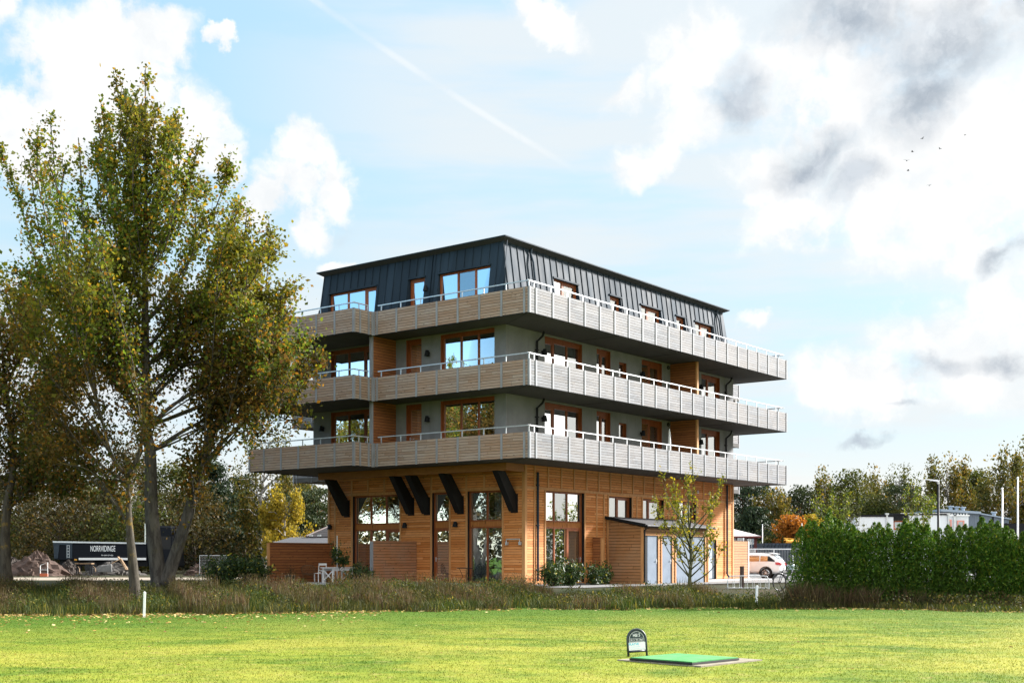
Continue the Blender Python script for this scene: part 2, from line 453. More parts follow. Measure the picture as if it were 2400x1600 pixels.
M['parapet'] = boards('weathered_boards', [(0.135, 0.149, 0.172), (0.178, 0.195, 0.223), (0.21, 0.228, 0.256), (0.16, 0.166, 0.178)], bh=0.12, seg=2.4, weather=(0.25, 0.225, 0.21, 1), wamt=0.4, gapcol=(0.06, 0.04, 0.03))
M['parapet_brown'] = boards('half_weathered_boards', [(0.275, 0.205, 0.160), (0.33, 0.262, 0.215), (0.36, 0.305, 0.262), (0.295, 0.215, 0.163)], bh=0.12, seg=2.4, weather=(0.32, 0.175, 0.09, 1), wamt=0.35, gapcol=(0.04, 0.028, 0.02))
M['batten'] = grainwood('weathered_batten', (0.235, 0.252, 0.277), 0.78, sz=0.4)
M['concrete'] = stained('grey_concrete', (0.170, 0.174, 0.184), (0.22, 0.224, 0.234), 0.9)
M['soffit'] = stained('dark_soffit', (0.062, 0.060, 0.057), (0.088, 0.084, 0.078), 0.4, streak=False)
M['paving'] = stained('patio_concrete', (0.36, 0.36, 0.37), (0.44, 0.44, 0.45), 1.2, streak=False)
M['seam'] = screen_metal('seam_metal', (0.017, 0.029, 0.043))
M['blackmetal'] = plain('black_metal', (0.010, 0.011, 0.013), 0.6, var=0.2, spec=0.15)
M['blacksteel'] = plain('black_steel', (0.006, 0.006, 0.007), 0.62, var=0.2, spec=0.3)
M['galv'] = plain('galvanised', (0.55, 0.57, 0.59), 0.38, metal=0.7, var=0.15, scale=9)
M['white'] = plain('white_paint', (0.78, 0.78, 0.77), 0.45, var=0.06)
M['bluegrey'] = plain('blue_grey_paint', (0.105, 0.14, 0.19), 0.5, var=0.07, scale=2)
M['paleblue'] = plain('pale_grey_door', (0.27, 0.32, 0.37), 0.5, var=0.05, scale=2)
M['glass'] = glassmat('window_glass', 0.40, wave=0.05)
M['glass_low'] = glassmat('ground_window_glass', 0.40, wave=0.10)
M['curtain'] = leafmat('sheer_curtain', [(0, (0.62, 0.64, 0.63)), (1, (0.68, 0.69, 0.68))], trans=0.45, tcol=0.9)
M['blind'] = plain('white_blind', (0.72, 0.74, 0.74), 0.8, var=0.05)
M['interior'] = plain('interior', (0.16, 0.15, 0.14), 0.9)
M['tar'] = plain('tar_roof', (0.045, 0.045, 0.05), 0.75, var=0.3, scale=12)
M['black_rubber'] = plain('black_rubber', (0.012, 0.012, 0.012), 0.8)

# ------------------------------------------------------------------ terrain
def lerp(a, b, t): return a + (b - a) * max(0.0, min(1.0, t))
def sstep(t):
    t = max(0.0, min(1.0, t)); return t * t * (3 - 2 * t)
def edge_y(x):
    """far edge of the mown lawn"""
    xs = [-40, -16, -11, -6, 0, 7, 11, 16, 40]; ys = [37.5, 37.9, 37.6, 39.0, 42.2, 42.6, 41.6, 39.6, 38]
    for i in range(8):
        if x <= xs[i + 1]: return lerp(ys[i], ys[i + 1], (x - xs[i]) / (xs[i + 1] - xs[i]))
    return ys[-1]
def ground_z(x, y):
    e = edge_y(x)
    base = -0.60 + 0.025 * math.sin(x * 0.31 + 1) * math.cos(y * 0.23)
    return lerp(base, -0.13, sstep((y - e - 1.0) / 7.5))

def turf_colour(t, oc):
    """mown turf: yellowed and greener patches, lusher uncut grass with painted-in shade towards the rough"""
    x, y, z = t.xyz(oc)
    n1 = t.noise(oc, 0.16, 5, 0.6, 0.4); n2 = t.noise(t.vmath('MULTIPLY', oc, (0.7, 1.3, 1)), 0.8, 6, 0.68, 0.5); n4 = t.noise(oc, 3.0, 5, 0.65)
    c = t.mix(t.maprange(n2, 0.34, 0.64), (0.068, 0.125, 0.011, 1), (0.195, 0.225, 0.024, 1))
    c = t.mix(t.math('MULTIPLY', t.maprange(n1, 0.44, 0.62), 0.72), c, (0.285, 0.270, 0.042, 1))
    c = t.mix(t.math('MULTIPLY', t.maprange(n4, 0.54, 0.70), 0.5), c, (0.30, 0.245, 0.085, 1))
    c = t.mix(t.math('MULTIPLY', t.maprange(n4, 0.46, 0.32), 0.5), c, (0.075, 0.135, 0.010, 1))
    lush_shade = t.math('ADD', y, t.math('MULTIPLY', t.math('SUBTRACT', n1, 0.5), 9.0))  # shade of trees and building tinted in along with the lusher grass
    lush_shade = t.math('ADD', lush_shade, t.math('MULTIPLY', t.math('MINIMUM', x, 4.0), -0.40))
    return t.mix(t.math('MULTIPLY', t.maprange(lush_shade, 25.0, 42.5), 0.9), c, (0.050, 0.112, 0.010, 1))
def build_ground():
    xs = [-900, -400, -180, -90] + [i * 1.0 for i in range(-50, 51)] + [90, 180, 400, 900]
    ys = [-900, -300, -100, -40, -15, 0] + [i * 0.75 + 5 for i in range(0, 72)] + [70, 90, 120, 160, 240, 400, 900, 2500]
    mb = MB(); nx = len(xs)
    for y in ys:
        for x in xs: mb.v.append((x, y, ground_z(x, y)))
    for j in range(len(ys) - 1):
        for i in range(nx - 1): mb.f.append((j * nx + i, j * nx + i + 1, (j + 1) * nx + i + 1, (j + 1) * nx + i))
    m, t, b = new_mat('turf')
    oc = t.node('ShaderNodeTexCoord').outputs['Object']
    x, y, z = t.xyz(oc)
    n = t.noise(oc, 0.35, 6, 0.6); n3 = t.noise(oc, 22, 4, 0.7)
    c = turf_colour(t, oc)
    c = t.mix(t.maprange(n3, 0.4, 0.7, 0, 0.55), c, t.mix(1.0, c, (0.45, 0.5, 0.4, 1), 'MULTIPLY'))
    # rough ground beyond the lawn: earth and moss
    rough = t.mix(t.maprange(n, 0.4, 0.6), (0.02, 0.028, 0.010, 1), (0.04, 0.032, 0.018, 1))
    c = t.mix(t.maprange(z, -0.55, -0.45), c, rough)
    t.l.new(c, b.inputs['Base Color']); b.inputs['Roughness'].default_value = 0.95; b.inputs['Specular IOR Level'].default_value = 0.1
    bp = t.node('ShaderNodeBump'); bp.inputs['Strength'].default_value = 0.6; bp.inputs['Distance'].default_value = 0.03
    t.l.new(n3, bp.inputs['Height']); t.l.new(bp.outputs[0], b.inputs['Normal'])
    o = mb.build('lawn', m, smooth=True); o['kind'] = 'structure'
    return o
build_ground()

# ------------------------------------------------------------------ the apartment building, in its own axes:
# x runs along the long front (to the right), y along the short front (to the left), origin at the near ground-floor corner
BO = Vector((0.569, 55.0, 0.0)); BTH = math.atan2(2900, 2236)
BU = Vector((math.cos(BTH), math.sin(BTH), 0)); BV = Vector((-math.sin(BTH), math.cos(BTH), 0))
def L(x, y, z=0.0): return BO + BU * x + BV * y + Vector((0, 0, z))
BLD = thing('apartment_building', 'four storey apartment building with larch ground floor, grey plank balconies and black metal mansard roof', 'building', BO, BTH)

def sheet(mb, s0, s1, t0, t1, holes, fn, depth):
    """wall surface over (s,t) with rectangular holes and their reveals; fn(s,t,d) gives the point d*depth inward"""
    S = sorted({s0, s1, *[h[0] for h in holes], *[h[1] for h in holes]}); T = sorted({t0, t1, *[h[2] for h in holes], *[h[3] for h in holes]})
    S = [s for s in S if s0 <= s <= s1]; T = [t for t in T if t0 <= t <= t1]
    for i in range(len(S) - 1):
        for j in range(len(T) - 1):
            sm = (S[i] + S[i + 1]) / 2; tm = (T[j] + T[j + 1]) / 2
            if any(h[0] < sm < h[1] and h[2] < tm < h[3] for h in holes): continue
            mb.quad(fn(S[i], T[j], 0), fn(S[i + 1], T[j], 0), fn(S[i + 1], T[j + 1], 0), fn(S[i], T[j + 1], 0))
    return mb

def reveals(holes, fn, inset=0.0):
    mb = MB()
    for (a, b, c, d) in holes:
        w = 0.02
        for (p, q) in (((a, c), (a, d)), ((a, d), (b, d)), ((b, d), (b, c)), ((b, c), (a, c))):
            mb.quad(fn(p[0], p[1], -0.0), fn(q[0], q[1], -0.0), fn(q[0], q[1], 1), fn(p[0], p[1], 1))
    return mb

def bar(mb, fn2, s0, s1, z0, z1, d0, d1):
    mb.hexa([fn2(s0, z0, d0), fn2(s1, z0, d0), fn2(s1, z0, d1), fn2(s0, z0, d1), fn2(s0, z1, d0), fn2(s1, z1, d0), fn2(s1, z1, d1), fn2(s0, z1, d1)])

def window(fn2, s0, s1, z0, z1, mull=(), spandrel=None, glass='glass', curtain='curtain', cfull=True, rec=0.13, door=None, head=0.0, kind='window', handle=True, low_rail=False, fr=0.075, cz=None):
    """fn2(s,z,d): wall axes with d metres inward. Frame is the part; pane, curtain, panel, handle its sub-parts"""
    f = MB(); d0, d1 = rec, rec + 0.09
    zt = z1 - head
    bar(f, fn2, s0, s0 + fr, z0, z1, d0, d1); bar(f, fn2, s1 - fr, s1, z0, z1, d0, d1)
    bar(f, fn2, s0 + fr, s1 - fr, zt - fr, z1, d0, d1); bar(f, fn2, s0 + fr, s1 - fr, z0, z0 + fr, d0, d1)
    zones = [(z0 + fr, zt - fr)]
    if spandrel:
        zones = [(z0 + fr, spandrel[0]), (spandrel[1], zt - fr)]
        bar(f, fn2, s0 + fr, s1 - fr, spandrel[0], spandrel[0] + 0.07, d0 - 0.004, d1); bar(f, fn2, s0 + fr, s1 - fr, spandrel[1] - 0.06, spandrel[1], d0 - 0.004, d1)
    for mm in mull:
        w = 0.04
        for (a, b) in zones: bar(f, fn2, mm - w, mm + w, a, b, d0 + 0.004, d1 - 0.004)
    edges = [s0 + fr] + [v for mm in mull for v in (mm - 0.04, mm + 0.04)] + [s1 - fr]
    if door is not None:                       # a heavier casement sash in one bay
        for k in ([door] if isinstance(door, int) else door):
            a, b = edges[2 * k], edges[2 * k + 1]; q = 0.085; (za, zb) = zones[0]
            bar(f, fn2, a, a + q, za, zb, d0 + 0.012, d1 + 0.01); bar(f, fn2, b - q, b, za, zb, d0 + 0.012, d1 + 0.01)
            bar(f, fn2, a + q, b - q, za, za + q, d0 + 0.012, d1 + 0.01); bar(f, fn2, a + q, b - q, zb - q, zb, d0 + 0.012, d1 + 0.01)
    w = f.build(kind, M['frame'], BLD)
    for (za, zb) in zones:
        p = MB()
        for i in range(0, len(edges), 2):
            a, b = edges[i], edges[i + 1]
            p.quad(fn2(a, za, d0 + 0.05), fn2(b, za, d0 + 0.05), fn2(b, zb, d0 + 0.05), fn2(a, zb, d0 + 0.05))
        p.build('pane', M[glass], w)
    if spandrel:
        p = MB(); bar(p, fn2, s0 + fr, s1 - fr, spandrel[0] + 0.07, spandrel[1] - 0.06, d0 + 0.02, d1 - 0.02)
        for mm in mull: bar(p, fn2, mm - 0.012, mm + 0.012, spandrel[0] + 0.07, spandrel[1] - 0.06, d0 + 0.008, d0 + 0.02)
        p.build('spandrel_panel', M['spandrel'], w)
    if curtain:
        spans = cfull if isinstance(cfull, (list, tuple)) else [(s0 + 0.05, s1 - 0.05)]
        c = MB(); ca, cb = (cz or (z0 + 0.06, z1 - 0.03))
        for (a, b) in spans:
            n = max(4, int((b - a) / 0.035)); ph = random.random() * 6
            for i in range(n):
                q = []
                for k in (i, i + 1):
                    s = a + (b - a) * k / n
                    dd = d0 + 0.24 + 0.03 * math.sin(s * 42 + ph) + 0.018 * math.sin(s * 17 + 2 * ph)
                    q.append((s, dd))
                c.quad(fn2(q[0][0], ca, q[0][1]), fn2(q[1][0], ca, q[1][1]), fn2(q[1][0], cb, q[1][1]), fn2(q[0][0], cb, q[0][1]))
        c.build('curtain' if curtain == 'curtain' else 'blind', M[curtain], w, smooth=True)
    if handle and door is not None:
        k = door if isinstance(door, int) else door[0]
        s = edges[2 * k + 1] - 0.045; h = MB(); zc = zones[0][0] + 1.0
        bar(h, fn2, s - 0.02, s + 0.02, zc - 0.11, zc + 0.11, d0 - 0.004, d0 + 0.01); bar(h, fn2, s - 0.11, s + 0.01, zc + 0.02, zc + 0.045, d0 - 0.05, d0 - 0.028)
        bar(h, fn2, s - 0.012, s + 0.012, zc + 0.02, zc + 0.045, d0 - 0.03, d0)
        h.build('handle', M['galv'], w)
    return w

XL, YR = -1.36, 0.0            # upper wall planes: short front, long front
UX1, UY1 = 19.75, 12.1         # far ends
fl = lambda s, z, d: (XL + d, s, z)            # upper short front
fr_ = lambda s, z, d: (s, YR + d, z)           # upper long front
gl = lambda s, z, d: (0.0 + d, s, z)           # ground short front
gr = lambda s, z, d: (s, 0.0 + d, z)           # ground long front

# --- ground floor walls
GH_L = [(7.54, 10.71, 0.0, 4.2), (4.41, 5.47, 0.0, 4.2), (1.28, 3.30, 0.0, 4.2)]
GH_R = [(1.56, 4.67, 0.0, 4.2), (6.79, 8.88, 3.0, 4.16), (9.93, 12.0, 3.0, 4.14), (13.54, 15.43, 3.0, 4.14), (16.82, 17.70, -0.05, 2.14)]
g = MB()
sheet(g, 0.0, 12.45, -0.2, 5.31, GH_L, lambda s, t, d: gl(s, t, d * 0.22), 0.22)
sheet(g, 0.0, UX1, -0.2, 5.31, GH_R, lambda s, t, d: gr(s, t, d * 0.22), 0.22)
g.quad((UX1, 0, -.2), (UX1, 12.45, -.2), (UX1, 12.45, 5.31), (UX1, 0, 5.31)); g.quad((0, 12.45, -.2), (UX1, 12.45, -.2), (UX1, 12.45, 5.31), (0, 12.45, 5.31))
GW = g.build('ground_floor_wall', M['larch'], BLD)
def lining(w, h, fn, m='blackmetal'): reveals([h], fn).build('reveal', M[m], w)
GFL = lambda s, t, d: gl(s, t, d * 0.26 - 0.004)
GFR = lambda s, t, d: gr(s, t, d * 0.26 - 0.004)
# battens, band and corner boards
def trim(fn2, *a):
    q = MB(); bar(q, fn2, *a); q.build('trim_board', M['larch_trim'], GW)
def tl(s0, s1, z0, z1, p=0.034): trim(gl, s0, s1, z0, z1, -p, -0.003)
def trr(s0, s1, z0, z1, p=0.034): trim(gr, s0, s1, z0, z1, -p, -0.003)
tl(0.03, 12.45, 4.22, 4.33, 0.026); trr(0.03, UX1 - .03, 4.22, 4.33, 0.026)
for s in (1.23, 2.3, 3.36, 4.36, 5.52, 6.5, 7.48, 8.55, 9.65, 10.77, 11.75): tl(s - .05, s + .05, 4.33, 4.96)
for k in range(19):
    s = 0.72 + k * 1.035
    if abs(s - 18.85) > .2: trr(s - .045, s + .045, 4.33, 5.27)
for (a, b, c, d) in GH_L:
    tl(a - .10, a, -0.1, 4.22); tl(b, b + .10, -0.1, 4.22)
for (a, b, c, d) in GH_R:
    lo = c if c > 1 else -0.1; hi = 4.22 if d > 3 else d
    trr(a - .09, a, lo, hi); trr(b, b + .09, lo, hi)
for s in (5.72, 6.35, 9.35, 12.5, 16.3): trr(s - .045, s + .045, -.1, 4.22)
tl(11.9, 12.0, -.1, 4.22); trr(0.66, 0.76, -.1, 4.22)
for (a, b) in ((0.0, 0.13),): tl(a, b, -0.1, 5.26, 0.04)
trim(gr, -0.036, 0.12, -0.1, 5.26, -0.041, -0.003)
tl(12.33, 12.46, -0.1, 5.26, 0.04); trr(UX1 - .14, UX1, -.1, 5.26, 0.04)
pl = MB(); bar(pl, gl, 0.0, 12.45, -0.3, -0.02, -0.012, 0.2); bar(pl, gr, 0.2, UX1, -0.3, -0.04, -0.012, 0.2)
pl.build('plinth', M['concrete'], BLD)

lining(window(gl, 7.54, 10.71, 0.0, 4.2, (8.56, 9.60), (2.47, 2.84), 'glass_low', 'curtain', [(7.6, 8.0), (10.2, 10.65)], door=0), GH_L[0], GFL)
lining(window(gl, 4.41, 5.47, 0.0, 4.2, (), (2.48, 2.90), 'glass_low', 'curtain', [(4.5, 5.4)], door=0, kind='door', cz=(0.1, 2.45)), GH_L[1], GFL)
lining(window(gl, 1.28, 3.30, 0.0, 4.2, (2.25,), (2.51, 2.88), 'glass_low', 'curtain', [(1.34, 2.0), (2.3, 3.25)]), GH_L[2], GFL)
lining(window(gr, 1.56, 4.67, 0.0, 4.2, (2.44, 3.47), (2.49, 2.86), 'glass_low', 'curtain', [(1.6, 4.6)], door=2), GH_R[0], GFR)
lining(window(gr, 6.79, 8.88, 3.0, 4.16, (7.73,), None, 'glass', 'blind', door=1, handle=False), GH_R[1], GFR)
lining(window(gr, 9.93, 12.0, 3.0, 4.14, (10.68,), None, 'glass', 'blind', door=1, handle=False), GH_R[2], GFR)
w3 = window(gr, 13.54, 15.43, 3.0, 4.14, (14.4,), None, 'glass', None, door=1, handle=False)
p = MB(); bar(p, gr, 13.6, 15.37, 3.06, 4.08, 0.3, 0.34); p.build('blind', M['frame'], w3); lining(w3, GH_R[3], GFR)
d = MB(); bar(d, gr, 16.84, 17.68, 0.0, 2.12, 0.10, 0.15); dr = d.build('door', M['paleblue'], BLD); lining(dr, GH_R[4], GFR)
h = MB(); bar(h, gr, 16.92, 17.04, 1.0, 1.03, 0.05, 0.07); bar(h, gr, 16.92, 16.95, 0.9, 1.15, 0.09, 0.10); h.build('handle', M['galv'], dr)
# room-side shell so the glazing looks into dim rooms
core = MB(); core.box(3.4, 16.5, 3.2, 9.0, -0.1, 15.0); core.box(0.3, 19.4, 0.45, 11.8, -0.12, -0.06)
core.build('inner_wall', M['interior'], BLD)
rad = MB(); rad.box(0.55, 0.66, 1.35, 2.2, 0.25, 0.55); rad.box(0.55, 0.66, 2.35, 3.2, 0.25, 0.55); rad.build('radiator', M['white'], BLD)

# --- upper walls, two storeys
for zf in (5.55, 8.55):
    top = zf + 2.72
    HL = [(0.64, 3.76, zf, top - .02), (4.93, 5.87, zf, top - .04), (7.7, 10.85, zf, top - .04)]
    HR = [(1.51, 4.49, zf, top - .06), (5.74, 6.95, zf, top - .06), (7.72, 8.40, zf + 1.5, zf + 2.26), (9.85, 11.83, zf, top - .06), (16.04, 18.13, zf, top - .08)]
    u = MB()
    sheet(u, YR, UY1, zf - .05, zf + 2.76, HL, lambda s, t, d: fl(s, t, d * .2), .2)
    sheet(u, XL, UX1, zf - .05, zf + 2.76, HR, lambda s, t, d: fr_(s, t, d * .2), .2)
    u.quad((UX1, 0, zf - .05), (UX1, UY1, zf - .05), (UX1, UY1, zf + 2.76), (UX1, 0, zf + 2.76)); u.quad((XL, UY1, zf - .05), (UX1, UY1, zf - .05), (UX1, UY1, zf + 2.76), (XL, UY1, zf + 2.76))
    UW = u.build('concrete_wall', M['concrete'], BLD)
    ul = lambda w, h: lining(w, h, lambda s, t, d: fl(s, t, d * .24 - .003), 'frame')
    ur = lambda w, h: lining(w, h, lambda s, t, d: fr_(s, t, d * .24 - .003), 'frame')
    ul(window(fl, *HL[0], (1.66, 2.67), None, 'glass', 'curtain', [(2.9, 3.7)] if zf > 6 else [(0.7, 1.0), (3.3, 3.7)], head=0.10), HL[0])
    ul(window(fl, *HL[1], (), None, 'glass', 'curtain', [(4.98, 5.55)], door=0, kind='balcony_door', head=0.08), HL[1])
    ul(window(fl, *HL[2], (8.70, 9.76), None, 'glass', 'curtain', [(10.3, 10.8)], door=0, head=0.10), HL[2])
    ur(window(fr_, *HR[0], (2.38, 3.45), None, 'glass', 'curtain', [(1.55, 4.4)] if zf > 6 else [(1.55, 2.2)], door=0, head=0.14), HR[0])
    ur(window(fr_, *HR[1], (6.28,), None, 'glass', 'curtain', [(5.8, 6.9)] if zf > 6 else [(5.8, 6.1)], door=1, head=0.14), HR[1])
    ur(window(fr_, *HR[2], (), None, 'glass', None), HR[2])
    ur(window(fr_, *HR[3], (10.76,), None, 'glass', 'curtain', [(9.9, 11.7)], door=1, head=0.14), HR[3])
    ur(window(fr_, *HR[4], (16.94,), None, 'glass', 'curtain', [(16.1, 18.0)] if zf > 6 else [(16.1, 16.4)], door=1, head=0.14), HR[4])
    # party screens between flats, with a pale end post
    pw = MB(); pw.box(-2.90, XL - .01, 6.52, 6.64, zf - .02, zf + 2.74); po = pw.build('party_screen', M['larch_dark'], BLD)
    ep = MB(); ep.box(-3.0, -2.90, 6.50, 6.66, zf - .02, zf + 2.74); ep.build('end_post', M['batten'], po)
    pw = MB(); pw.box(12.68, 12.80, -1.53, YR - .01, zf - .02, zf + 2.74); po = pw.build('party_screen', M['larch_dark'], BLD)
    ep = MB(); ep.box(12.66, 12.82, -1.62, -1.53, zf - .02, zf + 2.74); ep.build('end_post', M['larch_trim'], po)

# --- lamps and vents on the walls
def wall_lamp(fn2, s, z, lit=False):
    mb = MB(); n = 12
    b = len(mb.v)
    for (r, hz) in ((0.075, 0.13), (0.075, 0.125), (0.13, -0.13), (0.115, -0.13), (0.06, 0.11)):
        for j in range(n):
            a = 2 * math.pi * j / n
            mb.v.append(fn2(s + r * math.cos(a), z + hz, -0.16 + r * math.sin(a)))
    for i in range(4):
        for j in range(n): mb.f.append((b + i * n + j, b + i * n + (j + 1) % n, b + (i + 1) * n + (j + 1) % n, b + (i + 1) * n + j))
    mb.f.append(tuple(b + j for j in range(n)))
    bar(mb, fn2, s - .03, s + .03, z - .02, z + .06, -0.10, 0.0)
    return mb.build('wall_lamp', M['blackmetal'], BLD)
for z in (7.49, 10.49):
    for s in (4.45, 11.36): wall_lamp(fl, s, z)
    for s in (1.28, 9.73, 15.75): wall_lamp(fr_, s, z - .05)
for s in (3.92, 7.1, 12.2): wall_lamp(gl, s, 2.7)
def vent(fn2, s, z, r):
    mb = MB(); n = 16
    for (q, dd) in ((r, 0.0), (r, -0.05), (r * .72, -0.05), (r * .7, 0.0)):
        for j in range(n):
            a = 2 * math.pi * j / n; mb.v.append(fn2(s + q * math.cos(a), z + q * math.sin(a), dd))
    for i in range(3):
        for j in range(n): mb.f.append((i * n + j, i * n + (j + 1) % n, (i + 1) * n + (j + 1) % n, (i + 1) * n + j))
    return mb
for z in (8.11, 11.09): vent(fr_, 12.45, z, 0.1).build('air_vent', M['blackmetal'], BLD)
for s in (15.6, 16.95, 18.0): vent(gr, s, 4.72, 0.085).build('air_vent', M['galv'], BLD)

# --- balconies
def parapet(p0, p1, z0, m, parent, first=0.35, step=1.2, skip0=False):
    a = Vector((*p0, 0)); b = Vector((*p1, 0)); d = (b - a); ln = d.length; d.normalize(); n = Vector((d.y, -d.x, 0))   # outward is to the right of travel
    def P(s, o, z): q = a + d * s + n * o; return (q.x, q.y, z)
    def bx(mb, s0, s1, o0, o1, za, zb): mb.hexa([P(s0, o0, za), P(s1, o0, za), P(s1, o1, za), P(s0, o1, za), P(s0, o0, zb), P(s1, o0, zb), P(s1, o1, zb), P(s0, o1, zb)])
    mb = MB(); bx(mb, 0.04, ln - 0.04, -0.07, -0.03, z0, z0 + 1.08)
    pp = mb.build('parapet', m, BLD)
    def batten(*a):
        bt = MB(); bx(bt, *a); bt.build('batten', M['batten'], pp)
    s = first
    while s < ln - 0.15:
        batten(s - .05, s + .05, -0.03, 0.0, z0 + .005, z0 + 1.075); s += step
    batten(0.0, 0.10, -0.028, 0.003, z0 - .004, z0 + 1.085); batten(ln - .10, ln, -0.028, 0.003, z0 - .004, z0 + 1.085)
    cp = MB(); bx(cp, 0.05, ln - .05, -0.115, -0.071, z0 + .25, z0 + 1.05); cp.build('inner_lining', M['batten'], pp)
    rl = MB(); bx(rl, 0.12, ln - .12, -0.22, -0.165, z0 + 1.345, z0 + 1.39); s = first + 0.1
    while s < ln - 0.1:
        bx(rl, s - .028, s + .028, -0.205, -0.185, z0 + .3, z0 + 1.345); s += step
    rl.build('railing', M['galv'], pp)
    return pp
for lev, z0 in enumerate((5.28, 8.28, 11.28)):
    poly = [(-3.0, -2.5), (21.35, -2.5), (21.35, 13.45), (-4.25, 13.45), (-4.25, 6.41), (-3.0, 6.41)]
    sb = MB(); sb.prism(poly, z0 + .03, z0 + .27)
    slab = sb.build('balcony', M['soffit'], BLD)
    dj = MB()                                     # dark drip strip and joints in the soffit lining
    for (a, b) in zip(poly, poly[1:] + poly[:1]):
        dj.beam((*a, z0 + .012), (*b, z0 + .012), .06, .03)
    for xx in (4.0, 10.0, 15.8): dj.box(xx - .008, xx + .008, -2.42, -0.02, z0 + .022, z0 + .03)
    dj.beam((-1.36, 0, z0 + .026), (-2.95, -2.45, z0 + .026), .016, .006)
    dj.build('drip_strip', M['blackmetal'], slab)
    parapet((-3.05, 6.36), (-3.05, -2.55), z0, M['parapet_brown'], slab, first=0.22)
    parapet((-3.05, -2.55), (21.4, -2.55), z0, M['parapet'], slab, first=0.48)
    parapet((21.4, -2.55), (21.4, 13.5), z0, M['parapet'], slab)
    parapet((-4.3, 13.5), (-4.3, 6.36), z0, M['parapet_brown'], slab, first=1.1)
    parapet((-4.3, 6.36), (-3.05, 6.36), z0, M['parapet_brown'], slab, first=0.42, step=0.55)
    # balconies of the rear wings, seen past both ends
    for poly2, seg in (([(3.2, 13.6), (9.0, 13.6), (9.0, 18.6), (3.2, 18.6)], ((3.2, 18.6), (3.2, 13.6))), ([(21.5, 4.4), (29.1, 4.4), (29.1, 9.0), (21.5, 9.0)], ((21.5, 4.4), (29.1, 4.4)))):
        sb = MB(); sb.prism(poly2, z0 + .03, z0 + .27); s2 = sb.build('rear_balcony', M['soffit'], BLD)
        parapet(*seg, z0, M['parapet'], s2, first=0.62 if seg[0][0] > 20 else 0.3)
rw = MB(); rw.box(6.5, 18.0, 12.5, 17.8, -0.2, 13.0); rw.box(19.9, 27.0, 6.0, 8.8, -0.2, 13.0); rw.build('rear_wall', M['concrete'], BLD)

# --- beam and black struts under the overhang
bm_ = MB(); bm_.box(XL, XL + .24, -0.02, 11.75, 4.97, 5.30); bm_.box(XL + .24, -0.045, -0.02, 0.20, 4.97, 5.30); bm_.build('beam', M['beam'], BLD)
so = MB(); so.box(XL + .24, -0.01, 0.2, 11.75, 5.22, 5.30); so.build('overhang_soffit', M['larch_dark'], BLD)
for s in (0.58, 3.72, 5.78, 6.80, 11.12):
    st = MB(); st.extrude([(XL - .06, s - .15, 4.97), (XL + .50, s - .15, 4.97), (-0.004, s - .15, 3.92), (-0.004, s - .15, 3.22), (-0.22, s - .15, 3.22)], (0, .30, 0))
    sp_ = st.build('strut', M['blacksteel'], BLD)
    pl = MB(); pl.box(-.02, -.002, s - .2, s + .2, 3.16, 4.0); pl.build('wall_plate', M['blacksteel'], sp_)

# --- mansard storey
MZ0, MZ1 = 11.5, 15.12
def mansl(s, z, d):      # short front; d=1 is the vertical glazing plane
    k = (z - MZ0) / (MZ1 - MZ0); x = XL + .50 * k
    return (x + (-0.78 - x) * d, s, z)
def mansr(s, z, d):
    k = (z - MZ0) / (MZ1 - MZ0); y = .50 * k
    return (s, y + (0.60 - y) * d, z)
MHL = [(8.12, 11.33, MZ0 + .05, 14.13), (5.03, 6.01, MZ0 + .05, 14.13), (1.16, 4.19, MZ0 + .05, 14.13)]
MHR = [(2.68, 4.69, MZ0 + .05, 14.10), (7.42, 8.44, MZ0 + .05, 14.10), (10.32, 12.34, MZ0 + .05, 14.10), (13.89, 14.87, MZ0 + .05, 14.09), (15.93, 17.97, MZ0 + .05, 14.09)]
ma = MB()
sheet(ma, 0.55, 11.85, MZ0, MZ1, MHL, mansl, 1); sheet(ma, -0.8, 19.3, MZ0, MZ1, MHR, mansr, 1)
# the hips at the corners
ma.add([(XL, 0, MZ0), (XL, .55, MZ0), (XL + .5, .55, MZ1), (XL + .5, .5, MZ1)], [(0, 1, 2, 3)])
ma.add([(XL, 0, MZ0), (-0.8, 0, MZ0), (-0.8, .5, MZ1), (XL + .5, .5, MZ1)], [(0, 1, 2, 3)])
ma.add([(XL, 11.85, MZ0), (XL, 12.0, MZ0), (XL + .5, 11.86, MZ1), (XL + .5, 11.85, MZ1)], [(0, 1, 2, 3)])
ma.add([(19.3, 0, MZ0), (UX1, 0, MZ0), (19.42, .5, MZ1), (19.3, .5, MZ1)], [(0, 1, 2, 3)])
ma.add([(UX1, 0, MZ0), (UX1, 12.0, MZ0), (19.42, 11.86, MZ1), (19.42, .5, MZ1)], [(0, 1, 2, 3)])
ma.add([(XL, 12.0, MZ0), (UX1, 12.0, MZ0), (19.42, 11.86, MZ1), (XL + .5, 11.86, MZ1)], [(0, 1, 2, 3)])
sm = MB()
def seam(fn, s, holes, z0=MZ0, tilt=0):
    cuts = [(h[2], h[3]) for h in holes if h[0] - .02 < s < h[1] + .02]
    za = MZ0 if not cuts else cuts[0][1] + .05
    a = Vector(fn(s, za, 0)); b = Vector(fn(s, MZ1, 0)); nx = Vector((-1, 0, .13)) if fn is mansl else Vector((0, -1, .13))
    sm.beam(a + nx * .018, b + nx * .018, .018, .036, nx)
s = 0.30
while s < 11.9: seam(mansl, s, MHL); s += .48
for s in (4.45, 4.62): seam(mansl, s, MHL)
s = -0.95
while s < 19.4: seam(mansr, s, MHR); s += .50
for (h, fn) in [(h, mansl) for h in MHL] + [(h, mansr) for h in MHR]:       # flashing over each opening
    o = Vector((-.03, 0, 0)) if fn is mansl else Vector((0, -.03, 0))
    sm.beam(Vector(fn(h[0] - .05, h[3] + .03, 0)) + o, Vector(fn(h[1] + .05, h[3] + .03, 0)) + o, .07, .07)
